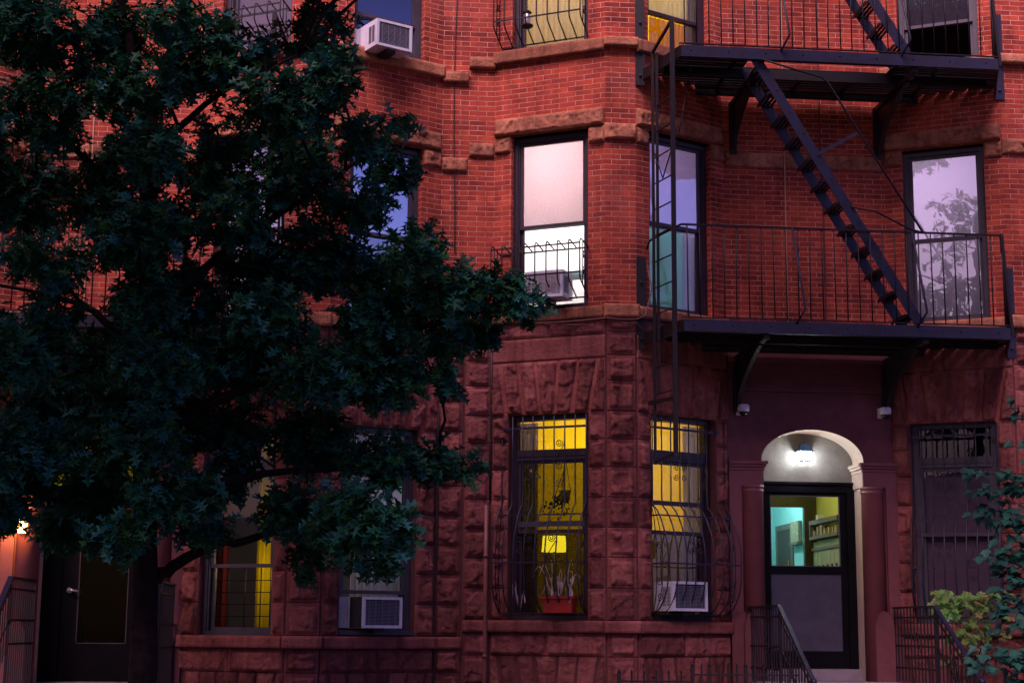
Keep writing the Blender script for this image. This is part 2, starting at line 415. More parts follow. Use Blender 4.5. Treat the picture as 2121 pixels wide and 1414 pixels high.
# ------------------------------------------------------------------ the two row houses
ROWS = [1.735, 2.113, 2.475, 2.83, 3.19, 3.552, 3.89, 4.226]
FAN_T = [(.005, .085), (.135, .325), (.365, .560), (.605, .875), (.915, 1.135), (1.165, 1.390), (1.425, 1.500)]
FAN_B = [(.005, .175), (.220, .415), (.460, .635), (.680, .830), (.870, 1.045), (1.105, 1.270), (1.315, 1.500)]
def bay(H, mbk, mjt, F, w0, w1, dz, up=True):
    L = F.L; mbk, mjt = MB(), MB()
    F.wall(mbk, 5.50+dz, 11.9, [(w0, w1, 5.525+dz, 7.80+dz), (w0, w1, 8.955+dz, 11.3+dz)], reveal=.13, uo=.11)
    F.wall(mjt, -.1, 5.50+dz, [(w0, w1, 1.735+dz, 4.222+dz)], reveal=.16)
    mbk.build('brick_wall', 'brick', H); mjt.build('stone_wall', 'joint', H)
    for (a, b) in ((.006, w0), (w1, L-.006)):
        mb = MB()
        for i in range(len(ROWS)-1): block(mb, F, rect(a, b, ROWS[i]+dz, ROWS[i+1]+dz), amp=.062, margin=.026)
        mb.build('jamb_stones', 'stone', H)
    mb = MB()
    block(mb, F, rect(.006, L*.5, 5.172+dz, 5.374+dz), amp=.030, margin=.02); block(mb, F, rect(L*.5, L-.006, 5.172+dz, 5.374+dz), amp=.03, margin=.02)
    slab(mb, F, 0.004, L-.004, 4.888+dz, 5.168+dz, .022); mb.build('frieze', 'stone', H); mb = MB()
    block(mb, F, rect(.006, L*.49, 1.312+dz, 1.588+dz), amp=.06); block(mb, F, rect(L*.49, L-.006, 1.312+dz, 1.588+dz), amp=.06)
    k = L/1.505
    for (z0, z1, hh) in ((.62, 1.308, .055),):
        for t, b in zip(FAN_T, FAN_B):
            block(mb, F, ((b[0]*k, z0+dz), (b[1]*k, z0+dz), (t[1]*k, z1+dz), (t[0]*k, z1+dz)), amp=.034, margin=.012)
    F.box(mb, .004, L-.004, 0, .6+dz, -.01, .03, tone=.3)
    mb.build('base_course', 'stone', H)
    mb = MB()
    for t, b in zip(FAN_T, FAN_B):
        block(mb, F, ((b[0]*k, 4.232+dz), (b[1]*k, 4.232+dz), (t[1]*k, 4.880+dz), (t[0]*k, 4.880+dz)), amp=.07, margin=.006)
    F.box(mb, .004, L-.004, 4.226+dz, 4.884+dz, -.01, .013, tone=.6)
    mb.build('flat_arch', 'stone', H)
    for (z0, z1, nn) in ((1.590, 1.732, .085), (5.376, 5.520, .075), (8.792, 8.948, .085)):
        mb = MB(); slab(mb, F, .004, L-.004, z0+dz, z1+dz, nn); mb.build('sill', 'stone' if z0 < 2 else 'band', H)
    mb = MB(); block(mb, F, rect(.004, L-.012, 7.825+dz, 8.058+dz), amp=.075, margin=.004, n0=.025, rough=1.3)
    mb.build('lintel', 'band', H)
    for a, b in ((.004, w0-.004), (w1+.004, L-.004)):
        mb = MB(); block(mb, F, rect(a, b, 7.600+dz, 7.818+dz), amp=.055, margin=.004, n0=.012, rough=1.2); mb.build('quoin', 'band', H)
    m = MB(); F.box(m, w0, w1, 7.80+dz, 7.826+dz, -.13, .0); m.build('lintel_soffit', 'band', H)
def pier(H, mbk, mjt, F, dz, uo=.035, sills=True):
    L = F.L; mbk, mjt = MB(), MB()
    F.wall(mbk, 5.50+dz, 11.9, uo=uo); F.wall(mjt, -.1, 5.50+dz); mbk.build('brick_wall', 'brick', H); mjt.build('stone_wall', 'joint', H)
    mb = MB()
    for zs in (ROWS, [4.236, 4.60, 4.915, 5.205, 5.374], [.62, .95, 1.312, 1.588]):
        mb = MB()
        for i in range(len(zs)-1): block(mb, F, rect(.012, L-.012, zs[i]+dz, zs[i+1]+dz), amp=.072, margin=.036, n0=.016)
        if zs[0] < 1: F.box(mb, 0, L, 0, .625+dz, -.01, .035, tone=.3)
        mb.build('pier_stones', 'stone', H)
    for (z0, z1, nn) in ((1.590, 1.732, .10), (5.376, 5.535, .10), (8.84, 8.955, .10)):
        mb = MB(); slab(mb, F, -.025, L+.025, z0+dz, z1+dz, nn, .9); mb.build('sill', 'stone' if z0 < 2 else 'band', H)
    mb = MB(); block(mb, F, rect(-.015, L+.015, 7.635+dz, 7.845+dz), amp=.06, margin=.004, n0=.02, rough=1.2); mb.build('quoin', 'band', H)
def flat(H, mbk, mjt, F, dz):
    L = F.L; mbk, mjt = MB(), MB()
    F.wall(mbk, 5.50+dz, 11.9, uo=.1); F.wall(mjt, -.1, 5.50+dz); mbk.build('brick_wall', 'brick', H); mjt.build('stone_wall', 'joint', H)
    mb = MB()
    for zs in (ROWS, [4.236, 4.60, 4.915, 5.205, 5.374], [.62, .95, 1.312, 1.588]):
        mb = MB()
        for i in range(len(zs)-1): block(mb, F, rect(.008, L-.02, zs[i]+dz, zs[i+1]+dz), amp=.058, margin=.026)
        if zs[0] < 1: F.box(mb, 0, L, 0, .625+dz, -.01, .03, tone=.3)
        mb.build('strip_stones', 'stone', H)
    for (z0, z1, nn) in ((1.590, 1.732, .06), (5.376, 5.50, .06), (8.745, 8.876, .07)):
        mb = MB(); slab(mb, F, .004, L-.004, z0+dz, z1+dz, nn); mb.build('sill', 'stone' if z0 < 2 else 'band', H)
    mb = MB(); block(mb, F, rect(.004, L-.004, 7.56+dz, 7.75+dz), amp=.06, margin=.004, n0=.015, rough=1.2); mb.build('quoin', 'band', H)
ARC = (.430, 1.745, 3.745, .395)
def arch_z(a):
    c, hw = (ARC[0]+ARC[1])/2, (ARC[1]-ARC[0])/2
    t = max(0, 1-((a-c)/hw)**2); return ARC[2]+ARC[3]*(t**.5)*1.0
def recess(H, mbk, mjt, F, dz, tymp='tymp'):
    L = F.L; R = .44
    mbk = MB(); F.wall(mbk, 5.42+dz, 11.9, uo=.02); mbk.build('brick_wall', 'brick', H)
    mb = MB(); N = 40; a0, a1 = ARC[0], ARC[1]
    top = 5.43+dz
    for q in ((0, a0), (a1, L)): F.wall(mb, 0, top, a0=q[0], a1=q[1])
    ss = [(a0+a1)/2-(a1-a0)/2*math.cos(math.pi*i/N) for i in range(N+1)]
    for i in range(N):
        p, q = ss[i], ss[i+1]
        mb.quad(F(p, arch_z(p)+dz), F(q, arch_z(q)+dz), F(q, top), F(p, top))
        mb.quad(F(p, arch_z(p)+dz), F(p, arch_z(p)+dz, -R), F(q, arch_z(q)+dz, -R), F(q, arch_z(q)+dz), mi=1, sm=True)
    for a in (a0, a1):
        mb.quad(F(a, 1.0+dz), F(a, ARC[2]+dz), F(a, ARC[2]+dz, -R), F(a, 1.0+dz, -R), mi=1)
    for (z0, z1, nn) in ((4.615, 4.655, .035), (4.655, 4.70, .02), (4.845, 4.90, .03), (4.90, 4.97, .055), (4.97, 5.04, .085), (5.25, 5.42, .05)):
        F.box(mb, .004, L-.004, z0+dz, z1+dz, -.01, nn)
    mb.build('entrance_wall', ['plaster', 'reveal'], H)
    mb = MB(); mb.quad(F(a0-.02, 3.44+dz, -R+.002), F(a1+.02, 3.44+dz, -R+.002), F(a1+.02, 4.2+dz, -R+.002), F(a0-.02, 4.2+dz, -R+.002)); mb.build('tympanum' if tymp == 'tymp' else 'fanlight', tymp, H)
    for sg, e in ((-1, a0), (1, a1)):
        X = lambda d: e+sg*d      # d>0 goes away from the door
        def bx(m, d0, d1, z0, z1, n0, n1): F.box(m, min(X(d0), X(d1)), max(X(d0), X(d1)), z0+dz, z1+dz, n0, n1)
        m = MB()
        mi = MB()
        for (z0, z1, g) in ((3.425, 3.615, .03), (3.615, 3.645, .042), (3.645, 3.655, .03), (3.655, 3.69, .058), (3.69, 3.728, .078)):
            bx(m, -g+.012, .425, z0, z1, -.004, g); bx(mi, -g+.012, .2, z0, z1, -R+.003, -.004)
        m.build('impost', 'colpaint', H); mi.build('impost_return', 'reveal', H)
        m = MB()
        prof = [(.145, 1.0), (.140, 3.33), (.148, 3.345), (.148, 3.36), (.141, 3.37), (.141, 3.385), (.152, 3.40), (.152, 3.424)]
        m.lathe(F(X(.118), dz, -.045), prof, 28)
        bx(m, .27, .425, 1.0, 3.424, -.01, .035); bx(m, .002, .04, 1.0, 3.40, -R+.01, -.12)
        m.build('column', 'colpaint', H)
        m = MB()      # plinth with a rounded top
        K = 10; P = []
        c, hw = .165, .12
        prof = [(c-hw, 1.0)]+[(c-hw*math.cos(math.pi*i/K), 1.62+.26*math.sin(math.pi*i/K)) for i in range(K+1)]+[(c+hw, 1.0)]
        for n in (-.1, .165): P += [F(X(d), z+dz, n) for d, z in prof]
        n_ = len(prof)
        m.add(P, [tuple(range(n_, 2*n_)), tuple(range(n_-1, -1, -1))]+[(i, (i+1) % n_, n_+(i+1) % n_, n_+i) for i in range(n_)])
        bx(m, .255, .425, 1.0, 1.86, -.01, .075)
        m.build('plinth', 'plaster', H)
    # the string course of the second storey across the recess
    mb = MB()
    for q in ((.02, .80), (.815, 1.28), (1.29, L-.02)): block(mb, F, rect(q[0], q[1], 7.545+dz, 7.750+dz), amp=.05, margin=.004, n0=.012, rough=1.2)
    mb.build('string_course', 'band', H)
    mb = MB(); F.box(mb, .803, .817, 5.5+dz, 11.8, -.005, .012); mb.build('wall_joint', 'joint_light', H)
    mb = MB(); F.box(mb, 1.300, 1.322, 5.5+dz, 7.54+dz, -.005, .010); F.box(mb, 1.283, 1.30, 7.76+dz, 11.8, -.005, .010); mb.build('seam_shadow_line', 'seam_shadow', H)  # dark strips stand in for the shadow line along the recess seam
M['reveal'] = paint('cream_reveal', (.55, .40, .32), .7, .15, 4)  # paler cream tone than the maroon front, on reveals and impost returns
M['joint_light'] = paint('ochre_pointing', (.50, .27, .17), .9, .2, 8)
M['seam_shadow'] = paint('shadow_line_brick', (.12, .028, .026), .9, .3, 8)

def entry_door(H, F, dz, s0, s1, glz0, glz1, panel, name='door', casing=None, st=.085):
    n = -.44; d = MB(); zb, zt = 1.165+dz, 3.485+dz
    c = MB()
    for q in ((.40, s0, zb-.02, zt), (s1, 1.78, zb-.02, zt), (s0, s1, zt-.10, zt)): F.box(c, *q, n-.10, n+.035)
    F.box(c, .42, 1.755, zt, zt+.03, n-.06, n+.07)
    F.box(c, s0, s1, zb-.02, zb+.008, n-.06, n+.01)
    c.build('door_casing', casing or 'door', H)
    for q in ((s0, s0+st, zb+.01, zt-.10), (s1-st, s1, zb+.01, zt-.10), (s0+st, s1-st, glz1, zt-.10)): F.box(d, *q, n-.05, n)
    F.box(d, s0+st, s1-st, zb+.01, (panel[0] if panel else glz0), n-.05, n)
    if panel: F.box(d, s0+st, s1-st, panel[1], glz0, n-.05, n)
    D = d.build(name, 'door', H)
    g = MB(); F.pane(g, s0+st, s1-st, glz0, glz1, n-.025); g.build('door_pane', 'door_glass' if panel else 'glass_dark', D)
    m = MB()
    for q in ((s0+st, s1-st, glz0, glz0+.012), (s0+st, s1-st, glz1-.012, glz1), (s0+st, s0+st+.012, glz0, glz1), (s1-st-.012, s1-st, glz0, glz1)): F.box(m, *q, n-.02, n+.006)
    m.build('glazing_bead', 'frame_grey', D)
    if panel:
        g = MB(); F.box(g, s0+st, s1-st, panel[0], panel[1], n-.03, n-.012); g.build('lower_panel', 'panel', D)
    return D
def sill_stone(H, F, dz):
    m = MB(); F.box(m, .36, 1.80, 1.02+dz, 1.165+dz, -.52, -.30); m.build('threshold', 'landing', H)

A_ = (-1.8415, .7316); B_ = (-1.5004, .7316); C_ = (-.1806, 0); D_ = (.1987, 0); E_ = (1.4788, .7096); F_ = (3.6128, .7096); G_ = (4.9417, 0); H_ = (5.322, 0); I_ = (6.60, .71)
HR = thing('brick_row_house', (1.5, .4, 0), 'red brick row house with the brightly lit arched doorway under its fire escape', 'house')
HL = thing('brick_row_house', (-5.0, .4, 0), 'red brick row house behind the street oak, with the dark glazed door', 'house')
fL, fP, fR, fC, fQ, fP2, fR2, fA = Face(B_, C_), Face(C_, D_), Face(D_, E_), Face(E_, F_), Face(F_, G_), Face(G_, H_), Face(H_, I_), Face(A_, B_)
mbk, mjt = MB(), MB()
bay(HR, mbk, mjt, fL, .235, 1.280, 0); pier(HR, mbk, mjt, fP, 0); bay(HR, mbk, mjt, fR, .215, 1.240, 0); recess(HR, mbk, mjt, fC, 0)
bay(HR, mbk, mjt, fQ, .240, 1.272, 0); pier(HR, mbk, mjt, fP2, 0); flat(HR, mbk, mjt, fA, 0)
fR2.wall(mbk, 5.5, 11.9); fR2.wall(mjt, -.1, 5.5)
mbk.build('brick_wall', 'brick', HR); mjt.build('stone_wall', 'joint', HR)
DZ = -.205
Ab = (-1.8415, .7316); Bb = (-2.1816, .7316); Cb = (-3.532, 0); Db = (-3.945, 0); Eb = (-5.2275, .71); Fb = (-7.353, .71); Gb = (-8.68, 0); Hb = (-9.06, 0)
gA, gR, gP, gL, gC, gQ, gP2 = Face(Bb, Ab), Face(Cb, Bb), Face(Db, Cb), Face(Eb, Db), Face(Fb, Eb), Face(Gb, Fb), Face(Hb, Gb)
mbk, mjt = MB(), MB()
flat(HL, mbk, mjt, gA, DZ); bay(HL, mbk, mjt, gR, .230, 1.258, DZ); pier(HL, mbk, mjt, gP, DZ); bay(HL, mbk, mjt, gL, .270, 1.285, DZ); recess(HL, mbk, mjt, gC, DZ, 'door_glass')
bay(HL, mbk, mjt, gQ, .24, 1.27, DZ); pier(HL, mbk, mjt, gP2, DZ)
for h, x0, x1 in ((HR, -1.8, 6.6), (HL, -9.06, -1.88)):      # cornice and flat roof
    m = MB(); m.box(x0, x1, -.45, .9, 11.75, 12.35); m.box(x0, x1, -.6, .9, 12.35, 12.5); m.box(x0, x1, .2, 11, 12.2, 12.3)
    m.box(x0, x1, 10.8, 11, 0, 12.2)
    m.build('cornice', 'band', h)

# windows, right house
TR = (3.670, 3.800)
wL1 = window(HR, fL, .235, 1.280, 1.735, 4.222, 2.80, TR, 'glass', 'glass_dark', mid='glass_grey')
wR1 = window(HR, fR, .215, 1.240, 1.735, 4.222, 2.80, TR, 'glass', 'glass_dark', mid='glass_tint')
m = MB(); fR.box(m, .29, 1.165, 3.13, 3.185, -.155, -.115); m.build('storm_rail', 'frame', wR1)
m = MB(); fL.box(m, .31, 1.205, 2.86, 2.925, -.155, -.118); m.build('storm_rail', 'frame_grey', wL1)
wQ1 = window(HR, fQ, .240, 1.272, 1.735, 4.222, 2.83, TR, 'door_glass', 'glass_tint', mid='glass_tint', fr='frame_grey')
wL2 = window(HR, fL, .235, 1.280, 5.525, 7.80, 6.63, g_up='glass', g_lo='glass')
wR2 = window(HR, fR, .215, 1.240, 5.525, 7.80, 6.66, g_up='glass_mid', g_lo='glass')
wQ2 = window(HR, fQ, .240, 1.272, 5.525, 7.80, 6.62, g_up='glass_sky', g_lo='glass_mid', fr='frame_grey')
wL3 = window(HR, fL, .235, 1.280, 8.955, 11.3, 10.2)
wR3 = window(HR, fR, .215, 1.240, 8.955, 11.3, 9.45)
wQ3 = window(HR, fQ, .240, 1.272, 8.955, 11.3, 9.53, g_up='glass_sky', fr='frame_grey')
# windows, left house
xL1 = window(HL, gL, .270, 1.285, 1.735+DZ, 4.222+DZ, 2.34, (TR[0]+DZ, TR[1]+DZ), fr='frame_grey')
xR1 = window(HL, gR, .230, 1.258, 1.735+DZ, 4.222+DZ, 2.045, (TR[0]+DZ, TR[1]+DZ), fr='frame_grey')
xL2 = window(HL, gL, .270, 1.285, 5.525+DZ, 7.80+DZ, 6.43, g_up='glass_sky', g_lo='glass_mid', fr='frame_grey')
xR2 = window(HL, gR, .230, 1.258, 5.525+DZ, 7.80+DZ, 6.43, g_up='glass_sky', g_lo='glass_mid', fr='frame_grey')
xL3 = window(HL, gL, .270, 1.285, 8.955+DZ, 11.3+DZ, 9.9, g_up='glass_sky', g_lo='glass_mid', fr='frame_grey')
xR3 = window(HL, gR, .230, 1.258, 8.955+DZ, 11.3+DZ, 9.25, g_up='glass_mid', g_lo='glass_mid', fr='frame_grey')
xQ1 = window(HL, gQ, .24, 1.27, 1.735+DZ, 4.222+DZ, 2.6, (TR[0]+DZ, TR[1]+DZ)); xQ2 = window(HL, gQ, .24, 1.27, 5.525+DZ, 7.80+DZ, 6.43, g_up='glass_sky'); xQ3 = window(HL, gQ, .24, 1.27, 8.955+DZ, 11.3+DZ, 9.9, g_up='glass_sky')

# rooms behind the panes
room(HR, -1.75, 1.78, .78, 2.7, 1.12, 4.50, 'yellow', ceil='cream'); lamp((.15, 1.75, 3.75), 44, (1, .80, .34), parent=HR)
room(HR, -1.75, 1.78, .78, 2.7, 5.05, 8.15, 'cool', ceil='cool'); lamp((-.3, 1.55, 7.6), 135, (1, .95, .97), parent=HR)
room(HR, -1.75, 1.78, .78, 2.7, 8.45, 11.7, 'yellow', ceil='cream'); lamp((.2, 1.55, 10.9), 85, (1, .86, .58), parent=HR)
room(HR, 3.50, 6.5, .78, 2.7, 1.12, 4.5, 'dim', ceil='dim'); room(HR, 3.50, 6.5, .78, 2.7, 5.05, 8.15, 'dim', ceil='dim'); lamp((4.5, 1.6, 7.5), 85, (.92, .86, 1), parent=HR); room(HR, 3.50, 6.5, .78, 2.7, 8.45, 11.7, 'dim', ceil='dim')  # lamp added only to brighten the pale second-floor shade
room(HL, -5.35, -1.95, .78, 2.7, 1.0, 4.3, 'dim', ceil='dim'); lamp((-2.75, 1.5, 3.0), 7, (.9, .9, 1), parent=HL); lamp((-4.02, .95, 2.3), 9, (1, .80, .3), parent=HL)  # cool lamp added only to brighten the white curtain
room(HL, -5.35, -1.95, .78, 2.7, 4.9, 7.95, 'dim', ceil='dim'); room(HL, -5.35, -1.95, .78, 2.7, 8.25, 11.5, 'dim', ceil='dim')
for z0, z1 in ((1, 4.3), (4.9, 7.95), (8.25, 11.5)): room(HL, -9.0, -7.3, .78, 2.7, z0, z1, 'dim', ceil='dim')
# shades
shade(wL2, fL, .29, 1.24, 6.63, 7.76, -.20, 'shade'); shade(wQ2, fQ, .29, 1.23, 5.62, 7.76, -.21, 'shade_violet', False)
shade(wR2, fR, .25, .95, 5.60, 6.66, -.23, 'teal_blind'); shade(wR2, fR, .25, 1.22, 6.64, 7.75, -.20, 'lilac')
shade(wQ1, fQ, .29, 1.23, 1.8, 3.66, -.22, 'dark_shade', False); shade(xL2, gL, .3, 1.25, 5.5, 7.55, -.21, 'shade', False); shade(xL3, gL, .3, 1.25, 8.8, 11, -.21, 'shade', False)
shade(wQ3, fQ, .29, 1.23, 9.55, 11.2, -.21, 'lilac')
shade(xQ2, gQ, .3, 1.25, 5.5, 7.55, -.21, 'lilac', False)
curtain(fL, .14, .50, 1.78, 4.16, -.30, 'grey_curtain', 'grey curtain drawn across the left of the bulging-grille window with the red trough')
curtain(fR, 1.02, 1.52, 1.95, 4.16, -.33, 'grey_curtain', 'grey curtain in the lit ground floor window above the air conditioner')
curtain(fR, .44, 1.06, 8.98, 9.44, -.24, 'amber', 'amber curtain glowing in the third floor window behind the fire escape', waves=9, amp=.015)
curtain(fR, 1.08, 1.5, 8.98, 10.9, -.30, 'grey_curtain', 'pale grey curtain beside the amber one on the third floor')
curtain(fR, .95, 1.45, 5.6, 6.64, -.26, 'grey_curtain', 'dark grey curtain beside the teal blind on the second floor')
curtain(fR, .3, 1.06, 9.47, 11.0, -.22, 'lace', 'cream net curtain in the upper sash of the third floor window behind the ladder', waves=9, amp=.01)
curtain(fL, .05, 1.15, 9.0, 11.0, -.28, 'lace', 'cream lace curtain behind the small balcony grille on the third floor', waves=14, amp=.012)
curtain(gR, .55, 1.5, 1.6, 4.0, -.30, 'white_curtain', 'white pleated curtain above the ground floor air conditioner left of centre', waves=10)
curtain(gL, .85, 1.1, 1.58, 4.0, -.35, 'yellow_curtain', 'bright yellow curtain in the ground floor window beside the oak trunk', waves=4, flare=-.05)
curtain(gL, .12, .42, 1.58, 4.0, -.35, 'red_curtain', 'dark red curtain at the left of the window beside the oak trunk', waves=4)
m = MB(); fL.box(m, .40, 1.30, 6.05, 6.10, -.75, -.45); lone('wall_shelf', m, 'teal_room', 'pale green shelf edge inside the white lit window above the caged air conditioner', 'shelf')
t = thing('table_lamp', fL(.42, 2.1, -1.05), 'lit yellow table lamp shade inside the window with the red trough', 'lamp')
m = MB(); m.lathe(fL(.42, 2.60, -1.05), [(.16, 0), (.145, .20)], 20); m.build('lamp_shade', 'lampshade', t)
m = MB(); m.lathe(fL(.42, 2.1, -1.05), [(.07, 0), (.012, .04), (.010, .5)], 12); m.build('lamp_base', 'olive', t)

# ---- entrance of the right house, with the vestibule behind its glass
entry_door(HR, fC, 0, .555, 1.640, 2.440, 3.345, (1.385, 2.345))
sill_stone(HR, fC, 0)
m = MB()
m.quad((3.24, 1.16, 1.1), (3.24, 2.9, 1.1), (3.24, 2.9, 4), (3.24, 1.16, 4)); m.quad((1.85, 1.16, 1.1), (1.85, 2.9, 1.1), (1.85, 2.9, 4), (1.85, 1.16, 4))
m.quad((1.85, 1.16, 3.9), (3.24, 1.16, 3.9), (3.24, 2.9, 3.9), (1.85, 2.9, 3.9)); m.quad((1.85, 1.16, 1.1), (3.24, 1.16, 1.1), (3.24, 2.9, 1.1), (1.85, 2.9, 1.1), mi=1)
m.build('vestibule', ['lime', 'floorb'], HR)
m = MB(); m.quad((3.26, 2.96, 1.1), (3.26, 5.3, 1.1), (3.26, 5.3, 4), (3.26, 2.96, 4)); m.quad((1.6, 2.96, 1.1), (1.6, 5.3, 1.1), (1.6, 5.3, 4), (1.6, 2.96, 4))
m.quad((1.6, 5.3, 1.1), (3.26, 5.3, 1.1), (3.26, 5.3, 4), (1.6, 5.3, 4)); m.quad((1.6, 2.96, 4), (3.26, 2.96, 4), (3.26, 5.3, 4), (1.6, 5.3, 4)); m.quad((1.6, 2.96, 1.1), (3.26, 2.96, 1.1), (3.26, 5.3, 1.1), (1.6, 5.3, 1.1), mi=1)
m.build('hallway', ['teal_room', 'floorb'], HR)
m = MB(); m.box(1.85, 2.02, 2.88, 2.96, 1.1, 3.5); m.box(3.06, 3.235, 2.88, 2.96, 1.1, 3.5); m.box(2.02, 3.06, 2.88, 2.96, 3.33, 3.9); m.box(1.85, 3.235, 2.86, 2.88, 3.5, 3.54)
m.build('inner_door_frame', 'olive', HR)
d = MB(); d.box(3.245, 3.256, 4.28, 5.0, 1.1, 3.12); b = d.build('hall_door', 'brown', HR)
m = MB(); m.box(3.235, 3.258, 4.16, 4.28, 1.1, 3.20); m.box(3.235, 3.258, 5.0, 5.1, 1.1, 3.20); m.box(3.235, 3.258, 4.28, 5.0, 3.12, 3.20); m.build('door_trim', 'shelf', b)
m = MB(); m.box(3.22, 3.244, 4.33, 4.37, 2.5, 2.66); m.lathe((3.20, 4.36, 2.3), [(.03, -.03), (.035, 0), (.03, .03)], 10); m.build('lock', 'brass', b)
lamp((2.5, 3.9, 3.7), 34, (.72, 1, .98), parent=HR); lamp((2.35, 1.75, 3.72), 14, (1, .95, .62), parent=HR)
t = thing('notice_board', (3.22, 3.7, 2.7), 'papered notice board on the teal hall wall behind the door glass', 'notice board')
m = MB(); m.box(3.20, 3.255, 3.70, 4.12, 2.90, 3.20); m.build('board', 'papers', t)
m = MB(); m.box(3.17, 3.255, 3.68, 4.12, 2.86, 2.90); m.build('ledge', 'shelf', t)
t = thing('mailbox_bank', (3.2, 2.3, 2.4), 'putty coloured bank of mailboxes on the yellow vestibule wall', 'mailboxes')
m = MB(); m.box(3.17, 3.235, 1.55, 2.84, 2.25, 2.84); m.build('cabinet', 'mailbox', t)
for i in range(6):
    m = MB(); y = 1.62+.2*i; m.box(3.155, 3.172, y, y+.18, 2.28, 2.70); q = m.build('mailbox_door', 'mailbox', t)
    m = MB(); m.lathe((3.150, y+.09, 2.50), [(.018, -.012), (.018, .006)], 10, (1, 0, 0)); m.build('keyhole', 'slot', q)
m = MB(); m.box(3.14, 3.235, 1.55, 2.84, 2.72, 2.76); m.build('rail', 'shelf', t)
t = thing('mail_shelf', (3.15, 2.3, 2.9), 'cluttered wall shelf above the mailboxes', 'shelf')
m = MB(); m.box(3.10, 3.235, 1.5, 2.80, 2.87, 2.91); m.box(3.10, 3.235, 1.5, 2.80, 3.07, 3.13); m.box(3.10, 3.235, 2.76, 2.80, 2.91, 3.07); m.build('boards', 'shelf', t)
for i in range(7):
    m = MB(); y = 1.6+.17*i+rnd.uniform(-.03, .03); m.box(3.12, 3.22, y, y+rnd.uniform(.03, .12), 2.912, 2.912+rnd.uniform(.06, .14)); lone('letter_stack', m, 'papers', 'bundles of post lying on the cluttered shelf above the mailboxes', 'letters', 'post on the vestibule shelf')
m = MB(); m.box(3.12, 3.2, 2.42, 2.52, 3.133, 3.20); lone('small_box', m, 'white', 'small white box standing on top of the vestibule shelf', 'box')
# ---- entrance of the left house
D2 = entry_door(HL, gC, DZ, .66, 1.66, 1.41, 3.05, None, st=.20)
m = MB(); p = gC(.765, 2.045, -.40)
m.lathe(p, [(.035, -.02), (.035, .012)], 14, gC.n); m.tube([p+gC.n*.05, p+gC.n*.055+gC.d*.04, p+gC.n*.05+gC.d*.11-V((0, 0, .012))], .014, 8); m.tube([p, p+gC.n*.055], .013, 8)
m.build('handle', 'steel', D2)
sill_stone(HL, gC, DZ)
m = MB(); gC.box(m, .86, 1.46, 3.09, 3.18, -.432, -.42); m.build('transom_rail', 'door', D2)
room(HL, -7.0, -5.45, 1.17, 4.2, .95, 3.9, 'lime', 'floorb', 'cream'); lamp((-6.0, 2.6, 3.3), 5, (1, .9, .2), parent=HL)

